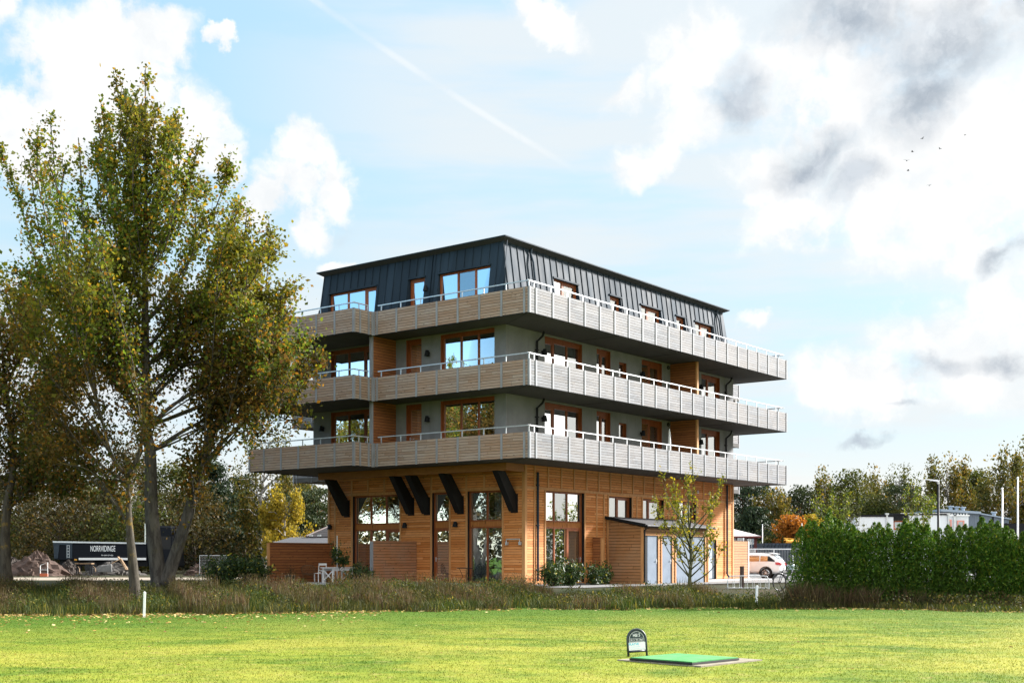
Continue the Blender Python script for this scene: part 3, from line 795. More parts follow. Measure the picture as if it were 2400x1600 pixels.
for sgn in (0,): sm.beam((XL - .01, -.01, MZ0), (XL + .49, .49, MZ1), .05, .05)
ma.add(sm.v, sm.f)
MAN = ma.build('mansard', M['seam'], BLD)
vl = lambda s, z, d: (-0.90 + d, s, z)
vr = lambda s, z, d: (s, 0.48 + d, z)
lining(window(vl, *MHL[0], (8.95, 10.14), None, 'glass', 'curtain', [(10.6, 11.2)], door=0, rec=0.0, handle=False), MHL[0], mansl, 'seam')
lining(window(vl, *MHL[1], (), None, 'glass', None, door=0, rec=0.0, kind='balcony_door', handle=False), MHL[1], mansl, 'seam')
lining(window(vl, *MHL[2], (2.09, 3.12), None, 'glass', 'curtain', [(3.6, 4.1)], rec=0.0), MHL[2], mansl, 'seam')
lining(window(vr, *MHR[0], (3.55,), None, 'glass', 'curtain', [(2.75, 3.2)], door=1, rec=0.0, handle=False), MHR[0], mansr, 'seam')
lining(window(vr, *MHR[1], (), None, 'glass', None, door=0, rec=0.0, kind='balcony_door', handle=False), MHR[1], mansr, 'seam')
lining(window(vr, *MHR[2], (11.14,), None, 'glass', 'curtain', [(10.4, 12.2)], door=1, rec=0.0, handle=False), MHR[2], mansr, 'seam')
lining(window(vr, *MHR[3], (), None, 'glass', None, door=0, rec=0.0, kind='balcony_door', handle=False), MHR[3], mansr, 'seam')
lining(window(vr, *MHR[4], (16.79,), None, 'glass', 'curtain', [(16.0, 17.8)], door=1, rec=0.0, handle=False), MHR[4], mansr, 'seam')
wall_lamp(lambda s, z, d: (-1.16 + d, s, z), 4.72, 13.52); wall_lamp(lambda s, z, d: (-1.2 + d, s, z), 11.6, 13.2)
rf = MB()
ex0, ex1, ey0, ey1 = -1.13, 19.75, 0.24, 12.1
rf.add([(ex0, ey0, 15.235), (ex1, ey0, 15.235), (ex1, ey1, 15.235), (ex0, ey1, 15.235), (ex0 + .25, ey0 + .25, 15.11), (ex1 - .3, ey0 + .25, 15.11), (ex1 - .3, ey1 - .2, 15.11), (ex0 + .25, ey1 - .2, 15.11),
        (ex0, ey0, 15.29), (ex1, ey0, 15.29), (ex1, ey1, 15.29), (ex0, ey1, 15.29)],
       [(0, 1, 5, 4), (1, 2, 6, 5), (2, 3, 7, 6), (3, 0, 4, 7), (4, 5, 6, 7), (0, 1, 9, 8), (1, 2, 10, 9), (2, 3, 11, 10), (3, 0, 8, 11), (8, 9, 10, 11)])
RF = rf.build('roof', M['tar'], BLD)
gt = MB()
for (a, b) in (((ex0, ey0), (ex1, ey0)), ((ex0, ey0), (ex0, ey1))): gt.beam((*a, 15.268), (*b, 15.268), .06, .05)
gt.build('gutter', M['seam'], RF)

# --- rainwater pipes
dp = MB(); dp.tube([(.89, -.07, 5.0), (.89, -.07, .1)], .052, 10)
for z in (.6, 2.6, 4.4): dp.box(.80, .98, -.10, 0, z, z + .04)
dp.build('downpipe', M['seam'], BLD)
dp = MB(); dp.tube([(18.85, -.09, 5.25), (18.85, -.09, .25), (18.85, -.2, .05)], .055, 10); dp.build('downpipe', M['seam'], BLD)
for z0 in (5.55, 8.55):
    for s in (0.82, 18.75):
        dp = MB(); dp.tube([(s + .15, -.35, z0 + 2.74), (s + .12, -.3, z0 + 2.55), (s, -.08, z0 + 2.32), (s, -.08, z0)], .05, 10)
        for z in (.8, 1.9): dp.box(s - .08, s + .08, -.13, 0, z0 + z, z0 + z + .04)
        dp.build('downpipe', M['blackmetal'], BLD)
for (a, b) in ((0.98, 1.0), (18.55, 18.6)):
    dp = MB(); dp.tube([(a, .36, 15.12), (a, .40, 14.9), (a, .26, 14.5), (a, -.08, 11.9)], .045, 8); dp.build('downpipe', M['seam'], BLD)
# grey handle-shaped hose bracket by the corner
hb = MB(); hb.tube([(-.02, .95, 1.83), (-.12, .95, 1.83), (-.12, .95, 1.98), (-.12, .2, 1.98), (-.12, .2, 1.83), (-.02, .2, 1.83)], .028, 6); hb.box(-.14, 0, .90, 1.0, 1.72, 1.86); hb.box(-.14, 0, .15, .25, 1.72, 1.86)
hb.build('wall_bracket', M['galv'], BLD)

# ------------------------------------------------------------------ vegetation helpers
def unit(v): return v / (np.linalg.norm(v, axis=1, keepdims=True) + 1e-9)

def leaf_faces(c, size, rng, aspect=0.62, var=0.35, up=None, fold=True):
    """one rhombic leaf per centre, random attitude; returns (N*4,3)"""
    n = len(c)
    a = unit(rng.normal(size=(n, 3)))
    if up is not None: a = unit(a + np.asarray(up))
    b = unit(np.cross(a, rng.normal(size=(n, 3))))
    s = (size * (1 + var * rng.normal(size=n)).clip(0.45, 1.9))[:, None]
    nn = np.cross(a, b) * s * 0.18 * (rng.random((n, 1)) if fold else 0)
    v = np.empty((n, 4, 3)); v[:, 0] = c - a * s; v[:, 1] = c + b * s * aspect + nn - a * s * .15; v[:, 2] = c + a * s; v[:, 3] = c - b * s * aspect + nn - a * s * .15
    return v.reshape(-1, 3)

def spline(pts, n):
    """Catmull-Rom through pts, n samples per span"""
    P = [np.array(p, float) for p in pts]; P = [2 * P[0] - P[1]] + P + [2 * P[-1] - P[-2]]
    out = []
    for i in range(1, len(P) - 2):
        for k in range(n):
            t = k / n
            out.append(0.5 * (2 * P[i] + (P[i + 1] - P[i - 1]) * t + (2 * P[i - 1] - 5 * P[i] + 4 * P[i + 1] - P[i + 2]) * t * t + (3 * P[i] - P[i - 1] - 3 * P[i + 1] + P[i + 2]) * t ** 3))
    out.append(P[-2]); return np.array(out)

def bark(name, c1, c2, lichen=None, amt=0.0):
    m, t, b = new_mat(name)
    oc = t.node('ShaderNodeTexCoord').outputs['Object']
    n = t.noise(t.vmath('MULTIPLY', oc, (3.2, 3.2, 0.7)), 2.2, 7, 0.7, 0.6)
    col = t.mix(t.maprange(n, 0.35, 0.65), (*c1, 1), (*c2, 1))
    if lichen:
        ln = t.noise(oc, 1.3, 5, 0.65)
        col = t.mix(t.math('MULTIPLY', t.maprange(ln, 0.55, 0.66), amt), col, (*lichen, 1))
    t.l.new(col, b.inputs['Base Color']); b.inputs['Roughness'].default_value = 0.9; b.inputs['Specular IOR Level'].default_value = 0.2
    bp = t.node('ShaderNodeBump'); bp.inputs['Strength'].default_value = 0.9; bp.inputs['Distance'].default_value = 0.05
    t.l.new(n, bp.inputs['Height']); t.l.new(bp.outputs[0], b.inputs['Normal'])
    return m
M['bark'] = bark('poplar_bark', (0.080, 0.073, 0.063), (0.032, 0.028, 0.024), (0.10, 0.09, 0.035), 0.3)
M['bark_lichen'] = bark('lichen_bark', (0.075, 0.066, 0.05), (0.032, 0.027, 0.02), (0.24, 0.15, 0.02), 0.8)
M['bark_dark'] = bark('dark_bark', (0.075, 0.06, 0.045), (0.035, 0.028, 0.022))
M['bark_pine'] = bark('pine_bark', (0.26, 0.12, 0.065), (0.13, 0.07, 0.045))
M['bark_birch'] = bark('birch_bark', (0.42, 0.40, 0.37), (0.12, 0.11, 0.10))
M['bark_green'] = bark('green_bark', (0.10, 0.105, 0.05), (0.05, 0.05, 0.03))

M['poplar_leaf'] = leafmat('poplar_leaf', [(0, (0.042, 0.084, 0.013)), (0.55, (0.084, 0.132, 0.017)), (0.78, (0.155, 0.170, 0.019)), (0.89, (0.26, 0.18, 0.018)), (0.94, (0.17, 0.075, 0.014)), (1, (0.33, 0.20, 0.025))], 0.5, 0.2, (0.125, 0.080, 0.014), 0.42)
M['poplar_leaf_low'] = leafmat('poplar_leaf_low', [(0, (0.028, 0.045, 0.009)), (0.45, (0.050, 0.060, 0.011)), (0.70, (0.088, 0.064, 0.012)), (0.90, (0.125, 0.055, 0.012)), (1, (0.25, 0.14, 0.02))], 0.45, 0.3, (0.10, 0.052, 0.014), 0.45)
M['leaf_green'] = leafmat('green_crown', [(0, (0.020, 0.034, 0.009)), (0.5, (0.038, 0.054, 0.013)), (0.85, (0.062, 0.074, 0.016)), (1, (0.11, 0.10, 0.02))], 0.35, 0.3, (0.085, 0.075, 0.02), 0.5)
M['leaf_autumn'] = leafmat('autumn_crown', [(0, (0.042, 0.050, 0.012)), (0.5, (0.078, 0.074, 0.016)), (0.82, (0.125, 0.085, 0.018)), (1, (0.19, 0.125, 0.025))], 0.42, 0.25, (0.045, 0.058, 0.016), 0.65)
M['leaf_yellow'] = leafmat('yellow_birch', [(0, (0.17, 0.14, 0.018)), (0.5, (0.27, 0.21, 0.025)), (1, (0.36, 0.25, 0.03))], 0.42, 0.35, (0.10, 0.105, 0.018), 0.55)
M['leaf_rust'] = leafmat('rusty_crown', [(0, (0.17, 0.062, 0.014)), (0.5, (0.28, 0.105, 0.016)), (1, (0.38, 0.15, 0.02))], 0.4, 0.4, (0.11, 0.06, 0.016), 0.4)
M['leaf_brown'] = leafmat('brown_crown', [(0, (0.020, 0.022, 0.008)), (0.5, (0.034, 0.031, 0.010)), (0.9, (0.070, 0.044, 0.012)), (1, (0.12, 0.07, 0.014))], 0.3, 0.3, (0.028, 0.030, 0.010), 0.6)
M['needle'] = leafmat('pine_needles', [(0, (0.018, 0.032, 0.014)), (0.6, (0.032, 0.050, 0.020)), (1, (0.062, 0.072, 0.026))], 0.15, 0.3, (0.046, 0.046, 0.02), 0.4)
M['needle_dark'] = leafmat('spruce_needles', [(0, (0.010, 0.022, 0.012)), (0.6, (0.020, 0.036, 0.017)), (1, (0.036, 0.052, 0.022))], 0.12, 0.3)
M['thuja'] = leafmat('thuja_spray', [(0, (0.019, 0.052, 0.006)), (0.5, (0.038, 0.095, 0.009)), (0.85, (0.080, 0.150, 0.012)), (1, (0.15, 0.16, 0.017))], 0.27, 0.6, (0.034, 0.060, 0.010), 0.4)
M['laurel'] = leafmat('laurel_leaf', [(0, (0.012, 0.030, 0.008)), (0.6, (0.026, 0.055, 0.011)), (0.93, (0.05, 0.085, 0.015)), (1, (0.40, 0.33, 0.03))], 0.12, 1.0, rough=0.5, spec=0.25)
M['lime_leaf'] = leafmat('lime_sapling_leaf', [(0, (0.045, 0.075, 0.012)), (0.6, (0.085, 0.12, 0.016)), (0.9, (0.15, 0.17, 0.02)), (1, (0.28, 0.24, 0.025))], 0.42, 0.8)
M['young_leaf'] = leafmat('young_tree_leaf', [(0, (0.055, 0.075, 0.010)), (0.5, (0.11, 0.125, 0.014)), (0.8, (0.20, 0.185, 0.018)), (1, (0.36, 0.28, 0.02))], 0.42, 0.8)

def limb_tree(name, label, base, limbs, leaf_m, bark_m, seed, r0, leaf=0.075, density=1.0, depth=3.2, leaf_m2=None, zsplit=None, twig_len=(0.6, 1.95), start=0.34, group=None, trunks=1, fill=0):
    """limbs: polylines of (across, height) from the ground up; every limb but the trunk gets its own depth and a twin behind or before"""
    rng = np.random.default_rng(seed)
    bx, by, bz = base
    root = thing(name, label, 'tree', (bx, by, bz), group=group)
    tb = MB(); L1 = []; L2 = []
    nl0 = len(limbs)
    for li, lb in enumerate(list(limbs) + [None] * fill):
        trunk = li < trunks
        if lb is None:        # inner limbs all round the leader that close the crown
            z0 = rng.uniform(6.0, 16.8); ra_ = max(.5, 4.3 * (1 - ((z0 - 4.5) / 15.0) ** 1.15)) * rng.uniform(.55, 1.0); an = rng.uniform(0, 6.28); cs = math.cos(an); rise = ra_ * rng.uniform(.75, 1.15) + .6
            lb = [(-.56, z0), (-.56 + .35 * ra_ * cs, z0 + .32 * rise), (-.56 + .8 * ra_ * cs, z0 + .75 * rise), (-.56 + ra_ * cs, z0 + 1.1 * rise)]; fdep = ra_ * math.sin(an)
        for twin in range(1 if (trunk or li >= nl0) else 3):
            dep = 0.0 if trunk else fdep if li >= nl0 else (rng.uniform(-.3, .3), rng.uniform(.45, 1.0), rng.uniform(-1.0, -.45))[twin] * depth
            if li == 1 and twin == 0: dep = 0.4
            x0 = lb[0][0]; k = len(lb) - 1
            pts = []
            for i, (x, z) in enumerate(lb):
                f = i / k
                w = 1.0 if not twin else (1 - 0.25 * f)
                jit = rng.normal(0, 0.2 + .16 * twin) * f
                pts.append((x0 + (x - x0) * w + .6 * jit * (not trunk), dep * f ** 1.2, z - bz - (rng.uniform(0, 1.3) * f if twin else 0)))
            pts = [((bx + px_) * (by + py_) / by - bx, py_, 1.176 + (pz_ + bz - 1.176) * (by + py_) / by - bz) for px_, py_, pz_ in pts]
            sp = spline(pts, 5)
            h0 = max(0.0, lb[0][1] / 18.0)
            ra = r0 * (1 - 0.0 * h0) if trunk else r0 * max(0.11, 0.34 - 0.28 * h0) * (0.5 if twin else 1)
            if li == 1 and twin == 0 and lb[0][1] < 1: ra = r0 * .82
            rad = [max(0.02, ra * (1 - (i / (len(sp) - 1))) ** (0.8 if trunk else 0.9)) for i in range(len(sp))]
            if trunk or lb[0][1] < 1:
                rad[0] *= 1.35; rad[1] *= 1.18
            tb.tube(sp.tolist(), rad, 8 if ra > .15 else 5)
            ln = np.linalg.norm(np.diff(sp, axis=0), axis=1).sum()
            st = 0.42 if trunk else (start * .8 if lb[0][1] < 6.4 else .10)
            nt = int(ln * 8.6 * (1 - st) * density * (0.72 if twin else 1))
            dirs = np.gradient(sp, axis=0)
            for q in range(nt):
                f = st + (1 - st) * rng.random() ** 0.85
                ii = f * (len(sp) - 1); i = int(min(ii, len(sp) - 2)); p = sp[i] + (sp[i + 1] - sp[i]) * (ii - i)
                dv = dirs[i] / (np.linalg.norm(dirs[i]) + 1e-9)
                sd = rng.normal(size=3); sd[2] = abs(sd[2]) * .5 + .25
                sd /= np.linalg.norm(sd); d = dv * 0.95 + sd * 0.78 + np.array([0, 0, .12]); d /= np.linalg.norm(d)
                zz_ = p[2] + bz; tl = rng.uniform(*twig_len) * (1.1 - 0.62 * f) * float(np.interp(zz_, [6, 11, 18], [1, .8, .5]))
                e = p + d * tl
                mid = (p + e) / 2 + np.array([0, 0, -0.06 * tl])
                if q % 2 == 0: tb.tube([p.tolist(), mid.tolist(), e.tolist()], [0.02, 0.013, 0.006], 3, caps=False)
                nl = int(rng.integers(24, 46) * (tl / 1.3 + .35))
                u = rng.random(nl) ** 0.75
                c = p + np.outer(u, e - p) + rng.normal(0, 0.19, (nl, 3)) * (0.45 + 1.1 * rng.random()) * float(np.interp(zz_, [6, 10, 17], [1.25, 1.05, .7]))
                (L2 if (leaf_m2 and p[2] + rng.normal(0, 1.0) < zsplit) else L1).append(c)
    tb.build('trunk', bark_m, root, smooth=True)
    c = np.concatenate(L1)
    np_mesh('crown', leaf_faces(c, leaf, rng, 0.72), 4, leaf_m, root)
    if L2:
        c = np.concatenate(L2); np_mesh('crown', leaf_faces(c, leaf, rng, 0.66), 4, leaf_m2, root)
    return root

def far_tree(name, label, x, y, h, w, kind, leaf_m, bark_m, seed, n=5200, leaf=0.11, group=None, z=-0.13, cat='tree', base=0.22):
    """a background tree: tapered trunk, limbs, and a crown of leaf clumps (round / birch / pine / spruce / shrub)"""
    rng = np.random.default_rng(seed)
    root = thing(name, label, cat, (x, y, z), rng.uniform(0, 6.28) if kind != 'round' else 0, group)
    tb = MB(); cl = []
    tr = 0.018 * h + 0.04
    wob = rng.normal(0, 0.02 * h, (5, 2)); wob[0] = 0
    tp = np.array([[wob[i, 0], wob[i, 1], h * f] for i, f in enumerate((0, .25, .5, .75, .97))])
    sp = spline(tp.tolist(), 4)
    tb.tube(sp.tolist(), [max(.02, tr * (1 - .95 * i / (len(sp) - 1))) for i in range(len(sp))], 7)
    def at(f):
        ii = min(max(f, 0), .999) * (len(sp) - 1); i = int(ii); return sp[i] + (sp[i + 1] - sp[i]) * (ii - i)
    nb = {'round': 40, 'birch': 46, 'pine': 30, 'spruce': 64, 'shrub': 30}[kind]
    n = int(n * 1.7); per = n // nb
    for k in range(nb):
        f = rng.random()
        if kind in ('round', 'shrub'):
            hf = base + (1 - base) * f ** 0.9; prof = math.sin(math.pi * min(1, (hf - base) / (1 - base) * .86 + .13)) ** 0.7
            r = w * prof * (0.35 + 0.65 * rng.random()); a = rng.uniform(0, 6.28)
            st = at(max(0.1, hf - 0.22)); e = np.array([r * math.cos(a), r * math.sin(a), h * hf]) + np.array([st[0], st[1], 0]) * .5
            spread = np.array([1, 1, .75]) * w * 0.20
        elif kind == 'birch':
            hf = base + (1 - base) * f; prof = (math.sin(math.pi * min(1, (1 - hf) * .8 + .1))) ** .8
            r = w * prof * (0.3 + 0.7 * rng.random()); a = rng.uniform(0, 6.28)
            st = at(max(.1, hf - .1)); e = np.array([r * math.cos(a), r * math.sin(a), h * hf])
            spread = np.array([.10 * w, .10 * w, .10 * h])
        elif kind == 'pine':
            hf = max(base, .3) + (1 - max(base, .3)) * f; r = w * (1.05 - 0.62 * (hf - .3)) * (0.25 + .75 * rng.random()); a = rng.uniform(0, 6.28)
            st = at(hf - .06); e = np.array([r * math.cos(a), r * math.sin(a), h * (hf + rng.normal(0, .015))])
            spread = np.array([.26 * w, .26 * w, .032 * h])
        else:
            hf = .06 + .93 * f ** 1.1; r = w * (1 - hf) ** .85 * (.3 + .7 * rng.random()) + .05; a = rng.uniform(0, 6.28)
            st = at(hf); e = np.array([r * math.cos(a), r * math.sin(a), h * hf - .25 * r])
            spread = np.array([.16 * w, .16 * w, .025 * h])
        tb.tube([st.tolist(), ((st + e) / 2 + np.array([0, 0, .05 * h * (kind != 'spruce')])).tolist(), e.tolist()], [tr * .32, tr * .2, .012], 4, caps=False)
        m_ = int(per * rng.uniform(.5, 1.5))
        c = e + rng.normal(size=(m_, 3)).clip(-1.9, 1.9) * spread * rng.uniform(.6, 1.2)
        if kind == 'birch': c[:, 2] -= np.abs(rng.normal(0, .05 * h, m_))
        cl.append(c)
    tb.build('trunk', bark_m, root, smooth=True)
    c = np.concatenate(cl); c = c[c[:, 2] > .15]
    up = {'birch': (0, 0, -1.2), 'pine': (0, 0, .8), 'spruce': (0, 0, -.4)}.get(kind)
    np_mesh('crown', leaf_faces(c, leaf, rng, .5 if kind in ('pine', 'spruce') else .66, up=up), 4, leaf_m, root)
    return root
LIMBS_POPLAR = [[(0, -0.25), (-0.17, 1.26), (-0.33, 2.84), (-0.38, 5.06), (-0.51, 6.01), (-0.56, 9.19), (-0.57, 12.36), (-0.54, 15.53), (-0.57, 19.26)], [(0.14, 0.14), (0.62, 1.41), (1.16, 3.13), (1.49, 4.43), (1.97, 5.86), (2.92, 7.6), (3.71, 9.5), (4.11, 12.99)], [(1.49, 4.43), (2.6, 5.7), (4.19, 7.12), (5.38, 7.84), (5.81, 8.39)], [(1.16, 3.13), (1.65, 4.74), (1.81, 6.81), (1.97, 9.19), (2.6, 12.36), (2.92, 14.26)], [(-0.51, 6.01), (0.7, 6.97), (2.28, 8.23), (3.87, 10.14), (4.9, 11.09)], [(-0.38, 5.06), (1.17, 6.01), (2.92, 6.81), (4.19, 6.49), (5.06, 6.01)], [(-0.54, 8.23), (0.38, 9.19), (1.49, 10.77), (2.76, 12.52), (3.08, 13.79)], [(-0.56, 9.82), (0.38, 11.09), (1.49, 12.99), (2.28, 15.06), (2.36, 15.69)], [(-0.56, 11.57), (0.22, 12.99), (0.86, 14.9), (1.49, 16.64)], [(-0.56, 12.99), (-0.1, 14.42), (0.38, 16.32), (0.7, 17.43)], [(-0.56, 13.63), (-1.05, 15.06), (-1.44, 17.12), (-1.6, 18.94)], [(-0.56, 11.72), (-1.21, 12.99), (-1.81, 15.21), (-2.08, 17.67)], [(-0.56, 10.46), (-1.36, 11.72), (-2.08, 13.63), (-2.4, 16.48)], [(-0.51, 7.6), (-1.36, 8.87), (-2.47, 10.77), (-3.43, 12.99), (-4.09, 17.28)], [(-0.51, 6.65), (-1.52, 7.6), (-2.79, 9.19), (-4.22, 10.93), (-5.17, 13.94), (-5.89, 16.56)], [(-0.52, 8.87), (0.7, 10.14), (2.28, 11.09), (3.87, 12.04), (4.5, 12.68)], [(-0.54, 10.77), (-0.73, 12.99), (-1.05, 15.53), (-0.73, 18.23)], [(-0.51, 6.97), (-1.21, 7.92), (-2.16, 9.19), (-3.27, 10.46), (-4.54, 11.41), (-5.49, 11.72)], [(1.97, 5.86), (3.08, 6.65), (4.5, 8.23), (5.46, 9.19)], [(-0.52, 7.6), (0.38, 8.23), (1.17, 9.34), (2.28, 10.3), (3.55, 10.77), (4.66, 10.77)], [(0.7, 6.97), (2.44, 8.08), (4.03, 9.34), (4.9, 10.22)], [(0.38, 8.23), (2.28, 8.71), (3.87, 9.5), (4.66, 9.82)], [(-0.51, 6.01), (1.65, 6.81), (3.55, 7.92), (4.98, 8.87)], [(1.97, 5.86), (3.24, 7.12), (4.5, 7.76), (5.14, 7.52)], [(-0.54, 8.23), (0.86, 9.34), (2.6, 10.77), (3.71, 12.36), (3.95, 13.23)], [(2.92, 7.6), (3.71, 8.39), (4.35, 9.5), (4.58, 10.93)]]
LIMBS_FRONT = [[(0, -0.56), (-0.1, 0.81), (-0.22, 2.12), (-0.27, 3.42), (-0.3, 4)], [(-0.3, 3.86), (-0.88, 4.72), (-1.29, 6.32), (-1.87, 8.49), (-2.45, 10.66), (-3.32, 13.56), (-3.58, 15.3)], [(-0.3, 3.86), (0.1, 4.72), (0.19, 5.59), (-0.27, 7.77), (-0.93, 9.94), (-1.51, 11.97)], [(-0.82, 4.65), (-1.87, 6.17), (-3.17, 7.62), (-4.18, 9.5), (-5.05, 11.39)], [(-0.27, 2.26), (-0.82, 3.12), (-1.87, 4.11), (-3.03, 4.67), (-4.04, 4.93)], [(-1.14, 5.74), (-2.01, 7.33), (-3.17, 8.78), (-4.33, 10.08)], [(-0.3, 3.71), (-1.14, 4.29), (-2.3, 5.45), (-3.61, 6.32), (-4.62, 6.61)], [(-1.29, 6.32), (-1.72, 8.2), (-1.87, 9.94), (-1.72, 11.39)]]
LIMBS_EDGE = [[(0, -0.03), (-0.05, 1.61), (0, 2.99), (0.26, 4.71), (0.17, 6.43), (-0.09, 8.5), (-0.26, 10.57)], [(0.26, 4.71), (1.12, 6.43), (1.98, 8.16), (2.5, 9.88)], [(0.09, 3.85), (-1.29, 5.57), (-2.67, 7.3), (-3.36, 9.88)], [(0.12, 6.26), (1.29, 7.47), (2.33, 8.16), (3.19, 8.5)], [(0, 2.99), (0.95, 4.02), (1.98, 4.37), (3.19, 4.19)], [(-0.05, 8.16), (0.77, 9.54), (1.12, 10.92), (0.95, 11.78)], [(0.09, 7.3), (-1.12, 9.02), (-1.81, 10.92)], [(0.22, 4.88), (1.46, 5.4), (2.84, 5.74), (3.88, 5.74)]]

# ------------------------------------------------------------------ the trees on the left
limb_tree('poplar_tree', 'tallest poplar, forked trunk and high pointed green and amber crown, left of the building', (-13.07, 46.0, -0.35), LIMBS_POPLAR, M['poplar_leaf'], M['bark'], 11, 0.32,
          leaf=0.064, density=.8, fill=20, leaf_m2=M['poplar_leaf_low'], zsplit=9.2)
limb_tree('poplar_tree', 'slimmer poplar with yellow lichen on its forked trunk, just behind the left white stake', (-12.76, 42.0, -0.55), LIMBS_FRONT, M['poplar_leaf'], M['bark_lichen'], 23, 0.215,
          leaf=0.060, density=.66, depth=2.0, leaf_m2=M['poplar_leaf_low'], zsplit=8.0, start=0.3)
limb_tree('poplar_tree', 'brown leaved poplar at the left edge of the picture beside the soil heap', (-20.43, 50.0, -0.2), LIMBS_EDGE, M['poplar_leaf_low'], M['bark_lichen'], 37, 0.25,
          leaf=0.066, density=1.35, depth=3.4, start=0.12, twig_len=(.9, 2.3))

# ------------------------------------------------------------------ background trees; X from a bearing, heights in metres
def bx(px, y): return (px - 1200) / 2900 * y
FT = far_tree
G1 = 'trees behind the soil heaps'
FT('oak_tree', 'rust and olive broadleaf tree at the far left behind the soil heap', bx(70, 112), 112, 10.5, 5.2, 'round', M['leaf_brown'], M['bark_dark'], 101, 6500, group=G1, base=.05)
FT('maple_tree', 'dull green bushy tree rising behind the dark tipper trailer', bx(215, 122), 122, 8.2, 5.4, 'round', M['leaf_green'], M['bark_dark'], 102, 9000, group=G1, base=.04)
FT('birch_tree', 'brown weeping birch seen between the forks of the poplars', bx(300, 118), 118, 11.8, 4.0, 'birch', M['leaf_brown'], M['bark_birch'], 103, 6500, group=G1, base=.06)
FT('beech_tree', 'olive beech standing right of the forked poplar trunk', bx(405, 126), 126, 10.8, 5.0, 'round', M['leaf_green'], M['bark_dark'], 104, 6500, group=G1, base=.05)
FT('spruce_tree', 'dark spruce with level boughs between the poplar and the balconies', bx(500, 108), 108, 9.6, 3.6, 'spruce', M['needle_dark'], M['bark_dark'], 105, 7000, .12, group=G1)
FT('spruce_tree', 'broad dark spruce close behind the left laurel bush', bx(572, 116), 116, 8.8, 4.2, 'spruce', M['needle_dark'], M['bark_dark'], 106, 7000, .12, group=G1)
FT('beech_tree', 'dark brown beech low between the two spruces', bx(455, 100), 100, 6.2, 4.6, 'round', M['leaf_brown'], M['bark_dark'], 107, 5500, group=G1, base=.04)
FT('birch_tree', 'tall thin amber birch above the lowest balcony end', bx(618, 112), 112, 12.4, 3.4, 'birch', M['leaf_autumn'], M['bark_birch'], 108, 6000, group=G1, base=.1)
FT('birch_tree', 'bright yellow young birch beside the brown wooden fence', bx(668, 100), 100, 6.3, 2.3, 'birch', M['leaf_yellow'], M['bark_birch'], 109, 7500, .10, group=G1, base=.04)
FT('pine_tree', 'dark green pine between the yellow birch and the larch wall', bx(735, 106), 106, 6.9, 3.4, 'pine', M['needle'], M['bark_pine'], 110, 6000, .12, group=G1, base=.2)
FT('birch_tree', 'pale amber birch half hidden by the larch wall above the tiled roof', bx(700, 128), 128, 9.8, 3.6, 'birch', M['leaf_autumn'], M['bark_birch'], 111, 6000, group=G1, base=.1)
FT('oak_tree', 'olive broadleaf tree furthest left, cut by the picture edge', bx(-40, 120), 120, 9.6, 5.6, 'round', M['leaf_green'], M['bark_dark'], 112, 5500, group=G1, base=.05)
FT('oak_tree', 'low dark green tree behind the stacked rubble and the poplar trunks', bx(330, 104), 104, 5.6, 5.0, 'round', M['leaf_green'], M['bark_dark'], 113, 5500, group=G1, base=.03)
FT('maple_tree', 'dark bushy tree behind the construction fence and brown mound', bx(520, 128), 128, 7.0, 6.0, 'round', M['leaf_green'], M['bark_dark'], 114, 5500, group=G1, base=.02)
FT('oak_tree', 'brown bushy tree just right of the left soil heap', bx(140, 104), 104, 6.0, 4.8, 'round', M['leaf_brown'], M['bark_dark'], 115, 5500, group=G1, base=.03)
G2 = 'trees behind the hedge'
FT('pine_tree', 'dark pine directly right of the larch corner', bx(1740, 118), 118, 7.9, 3.6, 'pine', M['needle_dark'], M['bark_pine'], 201, 7000, group=G2, base=.12)
FT('spruce_tree', 'dense dark spruce behind the small white house', bx(1768, 108), 108, 5.6, 3.3, 'spruce', M['needle_dark'], M['bark_dark'], 202, 7000, .12, group=G2)
FT('birch_tree', 'khaki birch in front of the dark pines right of the building', bx(1815, 112), 112, 6.9, 2.5, 'birch', M['leaf_autumn'], M['bark_birch'], 203, 6000, .11, group=G2, base=.1)
FT('pine_tree', 'dark round pine between the khaki birch and the rusty tree', bx(1875, 124), 124, 7.9, 3.6, 'round', M['needle'], M['bark_pine'], 204, 7000, group=G2, base=.05)
FT('maple_tree', 'small rusty orange maple above the yellow tarpaulin', bx(1858, 100), 100, 4.3, 1.9, 'round', M['leaf_rust'], M['bark_dark'], 205, 5000, .10, group=G2, base=.08)
FT('maple_tree', 'small golden maple beside the hedge end', bx(1905, 104), 104, 4.6, 1.6, 'round', M['leaf_yellow'], M['bark_dark'], 206, 4000, .10, group=G2, base=.1)
FT('oak_tree', 'low olive bushy tree under the khaki birch', bx(1822, 100), 100, 2.7, 1.9, 'round', M['leaf_green'], M['bark_dark'], 207, 3500, .10, group=G2, base=.02)
FT('birch_tree', 'green gold birch peaking left of the pine group above the hedge end', bx(1938, 126), 126, 9.0, 3.2, 'birch', M['leaf_autumn'], M['bark_birch'], 208, 6500, group=G2, base=.1)
FT('oak_tree', 'dark olive tree with a high rounded top right of the hedge end', bx(1992, 122), 122, 9.2, 3.6, 'round', M['leaf_green'], M['bark_dark'], 209, 7000, group=G2, base=.1)
FT('birch_tree', 'thin golden birch with open top behind the white site cabin', bx(2040, 130), 130, 9.3, 3.0, 'birch', M['leaf_autumn'], M['bark_birch'], 210, 5500, group=G2, base=.1)
FT('pine_tree', 'reddish trunked pine with flat layered boughs behind the site cabin', bx(2098, 118), 118, 7.6, 3.6, 'pine', M['needle'], M['bark_pine'], 211, 6000, .11, group=G2, base=.28)
FT('birch_tree', 'wispy birch behind the reddish trunked pine', bx(2108, 136), 136, 10.2, 3.4, 'birch', M['leaf_green'], M['bark_birch'], 212, 4500, group=G2, base=.12)
